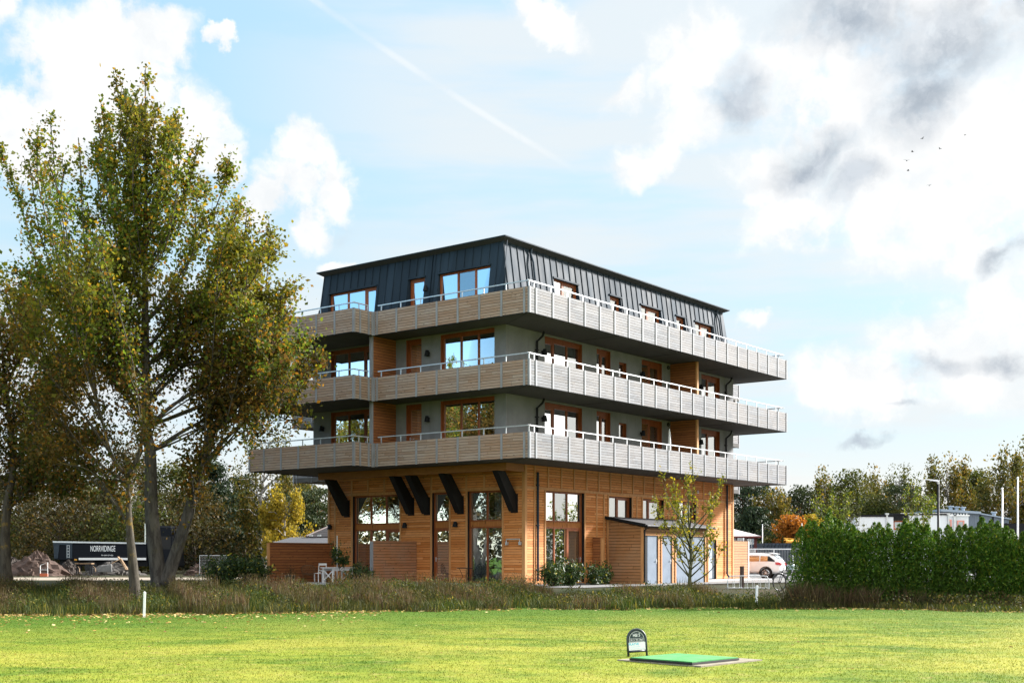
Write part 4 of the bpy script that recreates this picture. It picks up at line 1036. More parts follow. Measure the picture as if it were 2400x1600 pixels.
FT('birch_tree', 'large weeping birch with amber shoulders behind the lamp post', bx(2222, 118), 118, 9.8, 3.8, 'birch', M['leaf_autumn'], M['bark_birch'], 213, 9500, group=G2, base=.06)
FT('oak_tree', 'dark round tree right of the weeping birch over the grey hall', bx(2282, 122), 122, 9.4, 2.9, 'round', M['leaf_green'], M['bark_dark'], 214, 7000, group=G2, base=.08)
FT('oak_tree', 'small dark tree in the gap left of the flagpoles', bx(2322, 112), 112, 4.9, 2.0, 'round', M['leaf_green'], M['bark_dark'], 215, 4500, group=G2, base=.05)
FT('birch_tree', 'tall amber birch at the right picture edge behind the flagpoles', bx(2376, 112), 112, 10.4, 3.2, 'birch', M['leaf_autumn'], M['bark_birch'], 216, 7500, group=G2, base=.1)
FT('birch_tree', 'golden birch cut off by the right picture edge', bx(2440, 116), 116, 10.6, 3.4, 'birch', M['leaf_autumn'], M['bark_birch'], 217, 6000, group=G2, base=.1)
FT('oak_tree', 'olive tree in the notch between golden birch and layered pine', bx(2055, 116), 116, 6.4, 3.0, 'round', M['leaf_green'], M['bark_dark'], 218, 5500, group=G2, base=.05)
FT('oak_tree', 'low dark tree behind the lamp post foot', bx(2165, 112), 112, 6.2, 3.0, 'round', M['leaf_green'], M['bark_dark'], 219, 5500, group=G2, base=.05)
# the wood that closes the view far behind, one mass
def wood(name, xs, y, h, m, seed, n, leaf=.3):
    rng = np.random.default_rng(seed)
    x = rng.uniform(xs[0], xs[1], n); top = h * (0.78 + 0.22 * np.sin(x * .21 + seed) * np.cos(x * .083)) * (0.9 + .1 * np.sin(x * .9))
    z = top * rng.random(n) ** .75; yy = y + rng.normal(0, 2.2, n)
    o = np_mesh(name, leaf_faces(np.stack([x, yy, z], 1), leaf, rng), 4, m); o['kind'] = 'stuff'; return o
wood('distant_wood', (-95, -28), 150, 8.6, M['leaf_green'], 5, 50000)
wood('distant_wood', (22, 95), 152, 7.0, M['leaf_green'], 6, 26000)
wood('distant_undergrowth', (-80, -24), 132, 3.4, M['leaf_brown'], 7, 26000, .24)

# ------------------------------------------------------------------ thuja hedge
def hedge():
    rng = np.random.default_rng(77)
    x0, x1, yc, th = 10.35, 27.0, 44.4, 0.75
    root = thing('thuja_hedge', 'long dark green thuja hedge with ragged plumed top, right of the bicycles', 'hedge', (x0, yc, -0.4))
    def top(x): return 2.74 + 0.13 * np.sin(x * 2.1) + 0.10 * np.sin(x * 4.7 + 1) + 0.16 * np.exp(-((x - 1.0) / .7) ** 2)
    C = []
    # upright plumes, closely set, each a cone of sprays
    x = 0.15
    while x < x1 - x0:
        for row in (-1, 0, 1):
            px = x + rng.normal(0, .08); py = row * th * .62 + rng.normal(0, .06)
            h = top(px) * (0.98 + .045 * rng.normal()) * (1.0 if row == 0 else .955)
            if px < .3: h *= 0.93
            n = int(1900 if row <= 0 else 1000)
            f = rng.random(n) ** 1.05; r = (0.48 * (1 - f ** 3.4) + .03) * np.sqrt(rng.random(n)) ** .6; a = rng.uniform(0, 6.28, n)
            C.append(np.stack([px + r * np.cos(a), py + r * np.sin(a) * 1.1, .05 + f * h], 1))
        x += .33 + rng.uniform(-.04, .05)
    c = np.concatenate(C)
    c = c[~(((c[:, 0] - 6.0) ** 2 + ((c[:, 2] - .98) * 1.0) ** 2 < .05) & (c[:, 1] < .2))]
    np_mesh('foliage', leaf_faces(c, .047, rng, .38, up=(0, -.15, .9)), 4, M['thuja'], root)
    tb = MB()
    for k in range(30):
        xx = .3 + k * .56; tb.tube([(xx, 0, -.2), (xx + rng.normal(0, .05), .03, 1.2), (xx, 0, 2.3)], [.055, .04, .012], 6)
    tb.build('stem', M['bark_dark'], root)
hedge()

# ------------------------------------------------------------------ laurel bushes
def bush(name, label, loc, w, d, h, n, leaf, m, seed, group=None, cat='bush'):
    rng = np.random.default_rng(seed)
    root = thing(name, label, cat, loc, group=group)
    tb = MB(); C = []
    for k in range(26):
        a = rng.uniform(0, 6.28); r = math.sqrt(rng.random()); hh = h * (1 - .35 * r * r) * rng.uniform(.62, 1.06)
        e = np.array([w * r * math.cos(a), d * r * math.sin(a), hh]); s = e * np.array([.25, .25, 0])
        tb.tube([s.tolist(), (s * .5 + e * .5 + np.array([0, 0, .05])).tolist(), e.tolist()], [.018, .012, .005], 4, caps=False)
        f = rng.random(n // 26) ** .7
        C.append(s + np.outer(f, e - s) + rng.normal(0, .115, (len(f), 3)) * np.array([1, 1, .8]) * (h / 1.2))
    c = np.concatenate(C); c = c[c[:, 2] > .04]
    tb.build('stem', M['bark_dark'], root)
    np_mesh('foliage', leaf_faces(c, leaf, rng, .42, up=(0, 0, .5)), 4, m, root)
    return root
G3 = 'laurel bushes by the walls'
p = L(0.55, -1.15); bush('laurel_bush', 'glossy laurel bush at the larch corner, left half of the wide pair', (p.x + .0, p.y - .2, -.12), .62, .55, 1.28, 1900, .062, M['laurel'], 301, G3)
p = L(2.0, -1.1); bush('laurel_bush', 'glossy laurel bush under the tall window, right half of the wide pair', (p.x - .1, p.y - .2, -.14), .68, .55, 1.32, 2100, .062, M['laurel'], 302, G3)
p = L(4.1, -1.2); bush('laurel_bush', 'smaller laurel bush with yellow leaves left of the shed wall', (p.x - .25, p.y - .3, -.15), .42, .42, 1.12, 1200, .058, M['laurel'], 303, G3)
p = L(5.0, -1.0); bush('laurel_bush', 'rounded laurel bush touching the shed wall', (p.x - .1, p.y - .2, -.15), .50, .5, 1.10, 1400, .058, M['laurel'], 304, G3)
bush('laurel_bush', 'dark laurel bush in front of the white garden table', (bx(842, 55.5), 55.5, -.12), .70, .55, 1.05, 2300, .055, M['laurel'], 305, G3)
bush('laurel_bush', 'large laurel bush left of the brown wooden fence', (bx(528, 57), 57, -.12), 1.05, .8, 1.52, 4200, .062, M['laurel'], 306, G3)
# low leafy weeds in the rough
x_ = 0
bush('laurel_bush', 'laurel bush nearest the left end of the brown wooden fence', (bx(598, 57.5), 57.5, -.12), .85, .7, 1.45, 3200, .062, M['laurel'], 307, G3)

# ------------------------------------------------------------------ young tree before the shed, small staked tree, saplings above the hedge
def young_tree(name, label, loc, h, spread, seed, n_limb, leaf, m, r, first=.16, group=None):
    rng = np.random.default_rng(seed)
    root = thing(name, label, 'tree', loc, group=group); tb = MB(); C = []
    lead = spline([(0, 0, -.1), (.02 * h, .0, .3 * h), (0, .02, .62 * h), (.03, 0, .96 * h)], 5)
    tb.tube(lead.tolist(), [max(.006, r * (1 - i / (len(lead) - 1)) ** .9) for i in range(len(lead))], 7)
    for k in range(n_limb):
        f = first + (0.62 - first) * (k / n_limb) ** 1.1; a = k * 2.4 + rng.normal(0, .3)
        i = int(f * (len(lead) - 1)); p = lead[i]
        rr = spread * (1.0 - .45 * f) * rng.uniform(.7, 1.1); top = h * min(.98, f + rng.uniform(.22, .5))
        e = np.array([rr * math.cos(a), rr * math.sin(a), top]); mid = p + (e - p) * .5 + np.array([.14 * rr * math.cos(a), .14 * rr * math.sin(a), -.035 * h * (1 - f)])
        sp = spline([p.tolist(), mid.tolist(), e.tolist()], 6)
        tb.tube(sp.tolist(), [max(.005, r * .42 * (1 - j / (len(sp) - 1))) for j in range(len(sp))], 5)
        for q in range(11):
            g = rng.uniform(.28, 1); j = int(g * (len(sp) - 1)); s = sp[j]; d = rng.normal(size=3); d[2] = abs(d[2]) + .7; d /= np.linalg.norm(d); ee = s + d * rng.uniform(.2, .55) * h / 4.4
            tb.tube([s.tolist(), ee.tolist()], [.007, .003], 3, caps=False)
            nl = int(rng.integers(4, 15)); C.append(s + np.outer(rng.random(nl), ee - s) + rng.normal(0, .045, (nl, 3)))
        nl = int(rng.integers(14, 26)); C.append(sp[-1] + rng.normal(0, .08, (nl, 3)) * np.array([1, 1, 2.2]))
    nl = 60; C.append(lead[-1] + rng.normal(0, .09, (nl, 3)) * np.array([1, 1, 3.2]) - np.array([0, 0, .2]))
    tb.build('trunk', M['bark_green'], root, smooth=True)
    np_mesh('crown', leaf_faces(np.concatenate(C), leaf, rng, .5, up=(0, 0, -.3)), 4, m, root)
    return root
young_tree('young_tree', 'young open branched tree with sparse yellow green leaves before the shed doors', (bx(1614, 50.5), 50.5, -.2), 4.95, 1.75, 401, 24, .056, M['young_leaf'], .085, .13)
st_ = young_tree('young_tree', 'small dark leaved tree tied to a thin stake by the white garden table', (bx(794, 56.2), 56.2, -.1), 1.75, .55, 402, 8, .05, M['laurel'], .022, .45)
sk = MB(); sk.tube([(-.07, -.05, 0), (-.07, -.05, 2.25)], .022, 6); sk.build('stake', M['galv'], st_)
G4 = 'saplings above the hedge'
young_tree('sapling', 'leafy yellow green sapling rising over the left hedge top', (bx(1950, 62), 62, -.1), 4.6, 1.2, 403, 12, .055, M['lime_leaf'], .04, .3, G4)
young_tree('sapling', 'dark leaved sapling between the left hedge top and the site cabin', (bx(1985, 64), 64, -.1), 4.5, 1.3, 404, 12, .06, M['leaf_green'], .04, .3, G4)
young_tree('sapling', 'arching yellow green sapling over the site cabin roof left of the lamp post', (bx(2150, 60), 60, -.1), 4.7, 1.1, 405, 9, .055, M['lime_leaf'], .04, .35, G4)

# ------------------------------------------------------------------ rough grass, lawn blades, fallen leaves
def grassmat(name, stops, tint=None, scale=.3, amt=.6, trans=.3): return leafmat(name, stops, trans, scale, tint, amt, rough=.7, spec=.15)
M['tall_grass'] = grassmat('dry_tall_grass', [(0, (0.034, 0.023, 0.014)), (.4, (0.068, 0.041, 0.023)), (.7, (0.115, 0.068, 0.037)), (.9, (0.060, 0.062, 0.020)), (1, (0.25, 0.19, 0.11))], (0.040, 0.043, 0.014), .4, .75)
M['green_weed'] = grassmat('green_weeds', [(0, (0.016, 0.030, 0.007)), (.5, (0.032, 0.053, 0.010)), (.85, (0.060, 0.078, 0.014)), (1, (0.24, 0.19, 0.03))], (0.044, 0.033, 0.014), .3, .5)
M['lawn_blade_old'] = None if True else grassmat('lawn_blade', [(0, (0.075, 0.13, 0.008)), (.5, (0.155, 0.20, 0.012)), (.8, (0.25, 0.26, 0.024)), (1, (0.37, 0.32, 0.07))], (0.33, 0.285, 0.04), .45, .6, .3)
M['dead_leaf'] = leafmat('fallen_leaf', [(0, (0.12, 0.06, 0.025)), (.4, (0.25, 0.14, 0.05)), (.75, (0.42, 0.30, 0.08)), (1, (0.50, 0.42, 0.22))], .1, 1.0)

def lawn_mat():
    m, t, b = new_mat('lawn_blade'); rnd = t.node('ShaderNodeNewGeometry').outputs['Random Per Island']; oc = t.node('ShaderNodeTexCoord').outputs['Object']
    k = t.ramp(rnd, [(0, (.55, .62, .55)), (.5, (1.0, 1.0, 1.0)), (.9, (1.3, 1.22, 1.3)), (1, (1.6, 1.3, 2.0))])
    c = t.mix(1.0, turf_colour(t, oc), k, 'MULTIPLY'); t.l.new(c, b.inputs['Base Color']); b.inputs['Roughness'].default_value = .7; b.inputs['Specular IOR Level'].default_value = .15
    tr = t.node('ShaderNodeBsdfTranslucent'); t.l.new(c, tr.inputs['Color']); ms = t.node('ShaderNodeMixShader'); ms.inputs[0].default_value = .3
    t.l.new(b.outputs[0], ms.inputs[1]); t.l.new(tr.outputs[0], ms.inputs[2]); t.l.new(ms.outputs[0], t.n['Material Output'].inputs[0]); return m
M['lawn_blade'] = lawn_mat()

def blades(name, x, y, h, wd, lean, m, rng, z=None):
    n = len(x)
    if z is None: z = np.array([ground_z(a, b) for a, b in zip(x, y)])
    a = rng.uniform(0, math.pi, n); la = rng.uniform(0, 6.28, n)
    p = np.stack([x, y, z - .01], 1); s = np.stack([np.cos(a) * wd, np.sin(a) * wd, np.zeros(n)], 1)
    ln = h * lean * rng.normal(0, 1, n)
    t = p + np.stack([np.cos(la) * ln, np.sin(la) * ln, h], 1); mid = p + (t - p) * .55; mid[:, 2] += h * .06
    v = np.empty((n, 4, 3)); v[:, 0] = p - s; v[:, 1] = p + s * .3; v[:, 2] = mid + s * .9; v[:, 3] = t
    o = np_mesh(name, v.reshape(-1, 3), 4, m); o['kind'] = 'stuff'; return o

def scatter(n, xr, yr, rng, keep):
    out = []
    while sum(len(o) for o in out) < n:
        p = np.stack([rng.uniform(*xr, n), rng.uniform(*yr, n)], 1); k = keep(p[:, 0], p[:, 1], rng.random(n)); out.append(p[k])
    return np.concatenate(out)[:n].T
EX = np.linspace(-40, 40, 400); EYS = np.array([edge_y(v) for v in EX])
def edge_v(x): return np.interp(x, EX, EYS)
def in_view(x, y, mar=1.06): return np.abs(x) < y * .414 * mar + .3
def nz(x, y, s, ph=0.0): return .5 + .25 * (np.sin(x * s + ph) * np.cos(y * s * 1.3 + ph * 2) + np.sin(x * s * 2.3 + 1.7 * ph + y * s))

def band_keep(x, y, r):
    e = edge_v(x) + .45 * np.sin(x * 1.1 + 1) + .35 * np.sin(x * 2.9) + .25 * np.sin(x * 6.1)
    far = np.interp(x, [-30, -4, .2, 1.6, 3.0, 3.8, 7, 8.2, 30], [9.2, 9.2, 8.4, 5.0, 4.6, 6.0, 6.0, 4.4, 4.4])
    f = (y - e) / far
    return in_view(x, y) & (f > 0) & (f < 1) & (r < (.35 + .65 * np.minimum(1, f * 4)))
g1 = np.random.default_rng(501)
def tall_keep(x, y, r): return band_keep(x, y, r) & (nz(x, y, .8) > np.interp(x, [-30, -9, -7, .5, 2.2, 3.8, 7, 8.4, 30], [.52, .52, .46, .52, .66, .54, .56, .68, .74]))
x, y = scatter(27000, (-24, 20), (37, 52), g1, tall_keep)
hh = g1.uniform(.26, .80, len(x)) * (.6 + .8 * nz(x, y, 1.7, 3.0)) * np.interp(x, [-30, -8, -6, .4, 2.0, 3.6, 7, 8.2, 30], [.8, .8, .82, .68, .46, .72, .72, .36, .18]) * np.clip((y - edge_v(x)) / 1.2 + .35, .3, 1)
blades('tall_dry_grass', x, y, hh, .010, .16, M['tall_grass'], g1)
x, y = scatter(70000, (-24, 20), (37, 52), g1, band_keep)
blades('green_weeds', x, y, g1.uniform(.10, .42, len(x)) * np.interp(x, [-30, 1, 2, 3.8, 7, 8.2, 30], [1.0, 1.0, .8, 1.15, 1.15, .75, .42]), .013, .35, M['green_weed'], g1)
# broad-leaved weeds and seed heads
x, y = scatter(26000, (-24, 20), (37, 52), g1, lambda x, y, r: band_keep(x, y, r) & (nz(x, y, 1.3, 2.0) > .5))
z = np.array([ground_z(a, b) for a, b in zip(x, y)]) + g1.uniform(.03, .5, len(x)) * np.clip((y - edge_v(x)) + .2, .2, 1)
o = np_mesh('broadleaf_weeds', leaf_faces(np.stack([x, y, z], 1), .035, g1, .55), 4, M['green_weed']); o['kind'] = 'stuff'
x, y = scatter(12000, (-24, 20), (37, 52), g1, tall_keep)
z = np.array([ground_z(a, b) for a, b in zip(x, y)]) + g1.uniform(.3, .72, len(x)) * np.where(x > 1.5, .7, 1.0)
o = np_mesh('seed_heads', leaf_faces(np.stack([x, y, z], 1), .03, g1, .3, up=(0, 0, 2)), 4, M['tall_grass']); o['kind'] = 'stuff'
# dry stalks at the hedge foot
x, y = scatter(2600, (9.6, 20), (42.4, 44.0), g1, lambda x, y, r: in_view(x, y) & (y > edge_v(x) + .8) & (r < np.clip(1.1 - .13 * (x - 9), .08, 1)) & (nz(x, y, 1.5, 1.) > .42))
blades('hedge_foot_grass', x, y, g1.uniform(.2, .85, len(x)) * np.clip(1.25 - .10 * (x - 9.6), .4, 1.2), .009, .3, M['tall_grass'], g1)
# lawn blades
def lawn_keep(x, y, r): return in_view(x, y) & (y < edge_v(x) + .4) & (r < (17.0 / y) ** .6) & ~((np.abs(x - 3.05) + np.abs(y - 21.25)) < 1.36)
x, y = scatter(230000, (-17, 17), (15.6, 43), g1, lawn_keep)
zb = np.array([ground_z(a, b) for a, b in zip(x, y)])
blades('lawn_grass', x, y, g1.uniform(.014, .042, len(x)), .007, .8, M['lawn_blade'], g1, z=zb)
# fallen leaves along the far edge of the lawn, thickest at the left
def lit_keep(x, y, r):
    d = edge_v(x) - y
    return in_view(x, y) & (d > -.8) & (r < np.exp(-np.maximum(d, 0) / np.where(x < -4, 1.9, .6)) * np.where(x < -4, 1, .55))
x, y = scatter(3400, (-18, 18), (26, 43), g1, lit_keep)
z = np.array([ground_z(a, b) for a, b in zip(x, y)]) + .022
v = leaf_faces(np.stack([x, y, z], 1), .045, g1, .7); v[:, 2] = np.repeat(z, 4) + (v[:, 2] - np.repeat(z, 4)) * .35 + .012
o = np_mesh('fallen_leaves', v, 4, M['dead_leaf']); o['kind'] = 'stuff'
x, y = scatter(260, (-14, 14), (16, 38), g1, lambda x, y, r: in_view(x, y) & (y < edge_v(x)))
z = np.array([ground_z(a, b) for a, b in zip(x, y)]) + .02
v = leaf_faces(np.stack([x, y, z], 1), .03, g1, .6); v[:, 2] = np.repeat(z, 4) + (v[:, 2] - np.repeat(z, 4)) * .35 + .012
o = np_mesh('scattered_leaves', v, 4, M['dead_leaf']); o['kind'] = 'stuff'

# ------------------------------------------------------------------ paths and paving
def flat(name, pts, z, m, thick=0.0, kind='structure'):
    mb = MB()
    if thick: mb.prism(pts, z - thick, z)
    else: mb.add([(x, y, z) for x, y in pts], [tuple(range(len(pts)))])
    o = mb.build(name, m); o['kind'] = kind; return o
def Lp(*pts): return [(L(x, y).x, L(x, y).y) for x, y in pts]
M['asphalt'] = stained('grey_asphalt', (0.13, 0.13, 0.135), (0.19, 0.188, 0.185), 1.4, streak=False)
M['gravel'] = stained('pale_gravel', (0.20, 0.165, 0.125), (0.28, 0.235, 0.18), 1.2, streak=False)
flat('patio_paving', Lp((-1.75, -0.35), (0.1, -0.35), (0.1, 6.45), (-1.75, 6.45)), -0.035, M['paving'], .12)
flat('patio_paving', Lp((-3.2, 6.5), (0.1, 6.5), (0.1, 12.0), (-3.2, 12.0)), -0.05, M['paving'], .12)
flat('footpath', Lp((-1.0, -3.6), (12.0, -4.6), (24, -9), (30, -9), (30, -1.5), (19.8, -0.05), (0.0, -0.05), (-1.0, -0.4)), -0.105, M['asphalt'])
flat('entrance_slab', Lp((13.1, -1.35), (21.9, -1.35), (21.9, -0.01), (13.1, -0.01)), -0.06, M['paving'], .1)
flat('gravel_track', [(-60, 71), (-16.5, 69.5), (-13.2, 72), (-12, 80), (-20, 79), (-60, 80)], -0.118, M['gravel'])
flat('car_park', [(11, 66), (60, 60), (60, 100), (14, 100)], -0.112, M['asphalt'])

# ------------------------------------------------------------------ wooden screens round the terraces
def screen(name, label, p0, p1, z0, z1, m, post='batten', grp='boarded screens round the building'):
    root = thing(name, label, 'fence', BO + BU * p0[0] + BV * p0[1], BTH, grp)
    dx, dy = p1[0] - p0[0], p1[1] - p0[1]; ln = math.hypot(dx, dy); ux, uy = dx / ln, dy / ln
    mb = MB(); mb.beam((ux * .02, uy * .02, (z0 + z1) / 2), (dx - ux * .1, dy - uy * .1, (z0 + z1) / 2), .07, z1 - z0); mb.build('boarding', m, root)
    ps = MB(); ps.beam((dx - ux * .10, dy - uy * .10, (z0 + z1) / 2), (dx, dy, (z0 + z1) / 2), .12, z1 - z0 + .012); ps.build('post', M[post], root)
    cp = MB(); cp.beam((ux * .02, uy * .02, z1 + .02), (dx - ux * .1, dy - uy * .1, z1 + .02), .10, .036); cp.build('capping', m, root)
    return root
screen('privacy_screen', 'pale brown boarded screen with white end post between door and left window', (-0.045, 6.44), (-3.13, 6.44), -0.10, 1.89, M['screen'])
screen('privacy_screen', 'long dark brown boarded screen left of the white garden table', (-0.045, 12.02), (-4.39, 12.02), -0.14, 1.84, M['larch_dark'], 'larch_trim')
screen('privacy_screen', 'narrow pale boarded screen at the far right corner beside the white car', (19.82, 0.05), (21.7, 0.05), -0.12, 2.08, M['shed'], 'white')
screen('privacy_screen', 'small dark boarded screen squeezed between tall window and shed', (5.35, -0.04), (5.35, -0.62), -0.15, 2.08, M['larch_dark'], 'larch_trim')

# ------------------------------------------------------------------ store shed against the long front
def shed():
    root = thing('store_shed', 'lean-to boarded shed with blue grey doors and black felt roof against the right front', 'shed', BO, BTH)
    x0, x1, y0 = 6.58, 13.0, -2.11; zb = -0.16
    w = MB()
    w.extrude([(x0, 0.0, zb), (x0, y0 + .12, zb), (x0, y0 + .12, 2.62), (x0, 0.0, 3.02)], (.06, 0, 0))
    w.extrude([(x1 - .06, -.02, zb), (x1 - .06, y0 + .12, zb), (x1 - .06, y0 + .12, 2.62), (x1 - .06, -.02, 3.02)], (.06, 0, 0))
    w.box(x0 + .07, x1, y0 + .05, y0 + .10, 2.22, 2.60)
    for (a, b) in ((8.02, 8.34), (9.40, 9.70), (12.72, 13.0)): w.box(a, b, y0 + .05, y0 + .10, zb, 2.22)
    ww = w.build('wall', M['shed'], root)
    t = MB(); t.box(x0 - .035, x0 + .10, y0 - .02, y0 + .13, zb, 2.60); t.box(x0 - .03, x0, -.14, -.05, zb, 2.98)
    for a in (8.02, 8.30, 9.36, 9.66, 12.70, 12.96): t.box(a - .045, a + .045, y0 + .01, y0 + .05, zb, 2.22)
    t.box(x0 + .11, x1, y0 + .015, y0 + .05, 2.22, 2.30); t.build('trim_board', M['larch_trim'], root)
    for (a, b, two) in ((7.05, 7.96, 0), (8.40, 9.32, 0), (9.74, 12.62, 1)):
        d = MB()
        if two:
            mid = (a + b) / 2; d.box(a, mid - .006, y0 + .06, y0 + .10, -.10, 2.20); d.box(mid + .006, b, y0 + .06, y0 + .10, -.10, 2.20)
            d.box(a, b, y0 + .09, y0 + .105, -.10, 2.20)
        else: d.box(a, b, y0 + .06, y0 + .10, -.10, 2.20)
        dd = d.build('door', M['bluegrey'], root)
        h = MB(); s = b - .1; h.box(s - .02, s + .02, y0 + .05, y0 + .06, .85, 1.1); h.box(s - .12, s + .01, y0 + .005, y0 + .025, .99, 1.015); h.box(s - .01, s + .01, y0 + .02, y0 + .055, .99, 1.015)
        h.build('handle', M['galv'], dd)
    d = MB(); d.box(6.72, 7.0, y0 + .05, y0 + .09, zb, 2.22); d.build('door_reveal', M['blackmetal'], root)
    s = MB(); s.box(x0 + .1, x1, y0 - .02, y0 + .06, zb - .05, -.11); s.build('threshold', M['paving'], root)
    r = MB(); r.extrude([(x0 - .16, .0, 3.08), (x0 - .16, y0 - .22, 2.66), (x0 - .16, y0 - .22, 2.735), (x0 - .16, .0, 3.155)], (x1 - x0 + .34, 0, 0)); rr = r.build('roof', M['tar'], root)
    f = MB(); f.extrude([(x0 - .18, .0, 3.04), (x0 - .18, y0 - .23, 2.62), (x0 - .18, y0 - .23, 2.76), (x0 - .18, .0, 3.175)], (.022, 0, 0))
    f.tube([(x0 - .16, y0 - .28, 2.66), (x1 + .16, y0 - .28, 2.66)], .06, 8); f.tube([(x0 + .02, y0 - .26, 2.62), (x0 + .02, y0 - .06, 2.45), (x0 + .02, y0 - .06, -.05), (x0 + .02, y0 - .2, -.1)], .04, 8)
    f.build('gutter', M['blackmetal'], rr)
shed()

# ------------------------------------------------------------------ garden furniture by the short front
def local_thing(name, label, cat, x, y, z, rz=0.0, group=None):
    return thing(name, label, cat, BO + BU * x + BV * y + Vector((0, 0, z)), BTH + rz, group)
M['wicker'] = boards('wicker', [(0.22, 0.12, 0.06), (0.28, 0.16, 0.085)], bh=.012, seg=.03, knots=False, gap=.15)
t_ = local_thing('garden_table', 'white wooden garden table with crossed legs behind the dark laurel bush', 'table', -1.5, 10.25, -.05)
a = MB(); a.box(-.75, .75, -.42, .42, .70, .74); a.build('tabletop', M['white'], t_)
for sx in (-.62, .62):
    for sy in (-.34, .34):
        a = MB(); a.box(sx - .04, sx + .04, sy - .04, sy + .04, 0, .70); a.build('leg', M['white'], t_)
    a = MB(); a.beam((sx, -.33, .08), (sx, .33, .6), .03, .05); a.beam((sx, .33, .08), (sx, -.33, .6), .034, .05); a.build('cross_brace', M['white'], t_)
a = MB(); a.beam((-.6, -.36, .63), (.6, -.36, .63), .025, .12); a.beam((-.6, .36, .63), (.6, .36, .63), .025, .12); a.build('apron', M['white'], t_)
def white_chair(label, x, y, rz):
    c = local_thing('garden_chair', label, 'chair', x, y, -.05, rz)
    for sx in (-.2, .2):
        b = MB(); b.beam((sx, -.19, 0), (sx, -.19, .45), .04, .04); b.build('leg', M['white'], c)
        b = MB(); b.tube([(sx, .19, 0), (sx, .19, .45), (sx, .26, .92)], [.022, .024, .018], 6); b.build('leg', M['white'], c)
    b = MB(); b.box(-.23, .23, -.22, .22, .43, .465); b.build('seat', M['white'], c)
    b = MB(); b.beam((-.21, .25, .88), (.21, .25, .88), .03, .10); b.beam((-.2, .215, .6), (.2, .215, .6), .022, .05)
    b.beam((-.18, .2, .48), (.18, .215, .62), .02, .03); b.beam((.18, .2, .48), (-.18, .215, .62), .024, .03)
    b.build('backrest', M['white'], c)
    return c
white_chair('white cross backed garden chair at the left end of the white table', -1.95, 11.0, 2.9)
def wicker_chair():
    c = local_thing('wicker_armchair', 'brown wicker armchair against the dark boarded screen', 'chair', -2.3, 11.45, -.05, 2.35)
    b = MB(); b.lathe_s((0, 0, .40), .30, .28, .05, 14, 6); b.build('seat', M['wicker'], c)
    b = MB()
    for k in range(11):
        a = math.pi * (k / 10); b.tube([(.29 * math.cos(a), .26 * math.sin(a), .40), (.35 * math.cos(a), .32 * math.sin(a), .66 + .16 * math.sin(a))], .016, 5)
    b.tube([(.30 * math.cos(math.pi * k / 16) * 1.17, .27 * math.sin(math.pi * k / 16) * 1.2, .66 + .17 * math.sin(math.pi * k / 16)) for k in range(17)], .026, 6); b.build('backrest', M['wicker'], c)
    for (x, y) in ((-.25, -.2), (.25, -.2), (-.25, .2), (.25, .2)):
        b = MB(); b.tube([(x * 1.2, y * 1.25, 0), (x * .95, y * .95, .2), (x, y, .40)], .018, 6); b.build('leg', M['wicker'], c)
wicker_chair()
M['clay'] = plain('dark_pot', (0.03, 0.028, 0.026), .6)
pt = local_thing('plant_pot', 'dark pot with wispy dead plant before the brown boarded screen', 'plant pot', -3.6, 11.3, -.1)
a = MB(); a.lathe([(.0, 0), (.17, 0), (.24, .38), (.25, .38), (.25, .42), (.21, .42), (.20, .36), (0, .36)], 16); a.build('pot', M['clay'], pt, smooth=True)
r5 = np.random.default_rng(5); q = r5.normal(0, .14, (260, 3)); q[:, 2] = .4 + np.abs(r5.normal(0, .28, 260))
np_mesh('plant', leaf_faces(q, .045, r5, .18, up=(0, 0, 1.5)), 4, M['tall_grass'], pt)

bt = local_thing('bistro_table', 'round black metal bistro table on the patio before the right window', 'table', -.85, 2.75, -.035, 0)
a = MB(); a.lathe([(0, .70), (.36, .70), (.375, .71), (.375, .725), (.36, .735), (0, .735)], 24); a.build('tabletop', M['blackmetal'], bt, smooth=False)
for k in range(3):
    an = 2.1 * k; a = MB(); a.tube([(.30 * math.cos(an), .30 * math.sin(an), 0), (.10 * math.cos(an), .10 * math.sin(an), .35), (.26 * math.cos(an), .26 * math.sin(an), .70)], .012, 6); a.build('leg', M['blackmetal'], bt)
def bistro():
    c = thing('bistro_chair', 'x', 'chair')
    for sx in (-1, 1):
        b = MB(); b.tube([(sx * .19, -.26, 0), (sx * .17, -.18, .24), (sx * .18, -.16, .44)], .011, 6); b.build('leg', M['blackmetal'], c)
        b = MB(); b.tube([(sx * .17, .30, 0), (sx * .17, .17, .24), (sx * .18, .14, .44)], .011, 6); b.build('leg', M['blackmetal'], c)
    b = MB(); b.lathe([(0, .44), (.19, .44), (.20, .45), (.19, .458), (0, .46)], 18); b.build('seat', M['blackmetal'], c)
    b = MB(); b.tube([(.18 * math.cos(math.pi * k / 12), .16 + .10 * math.sin(math.pi * k / 12), .45 + .44 * math.sin(math.pi * k / 12)) for k in range(13)], .012, 6)
    b.tube([(.10 * math.cos(math.pi * k / 10), .16 + .085 * math.sin(math.pi * k / 10), .45 + .36 * math.sin(math.pi * k / 10)) for k in range(11)], .007, 5)
    for x in (-.06, 0, .06): b.tube([(x, .155, .45), (x * .7, .25, .84 - abs(x))], .006, 4)
    b.build('backrest', M['blackmetal'], c)
    return c
b0 = bistro()
for i, (x, y, rz, lab) in enumerate(((-.95, 3.75, 0.1, 'black wire bistro chair on the left, seen side-on against the larch wall'), (-.30, 2.55, -1.5, 'black wire bistro chair with its back to the window glass, behind the table'),
                                     (-1.0, 1.75, 3.2, 'black wire bistro chair right of the bistro table'))):
    c = b0 if i == 0 else copy_tree(b0)
    c.location = BO + BU * x + BV * y + Vector((0, 0, -.035)); c.rotation_euler = (0, 0, BTH + rz); c['label'] = lab; c['group'] = 'bistro chairs on the patio'

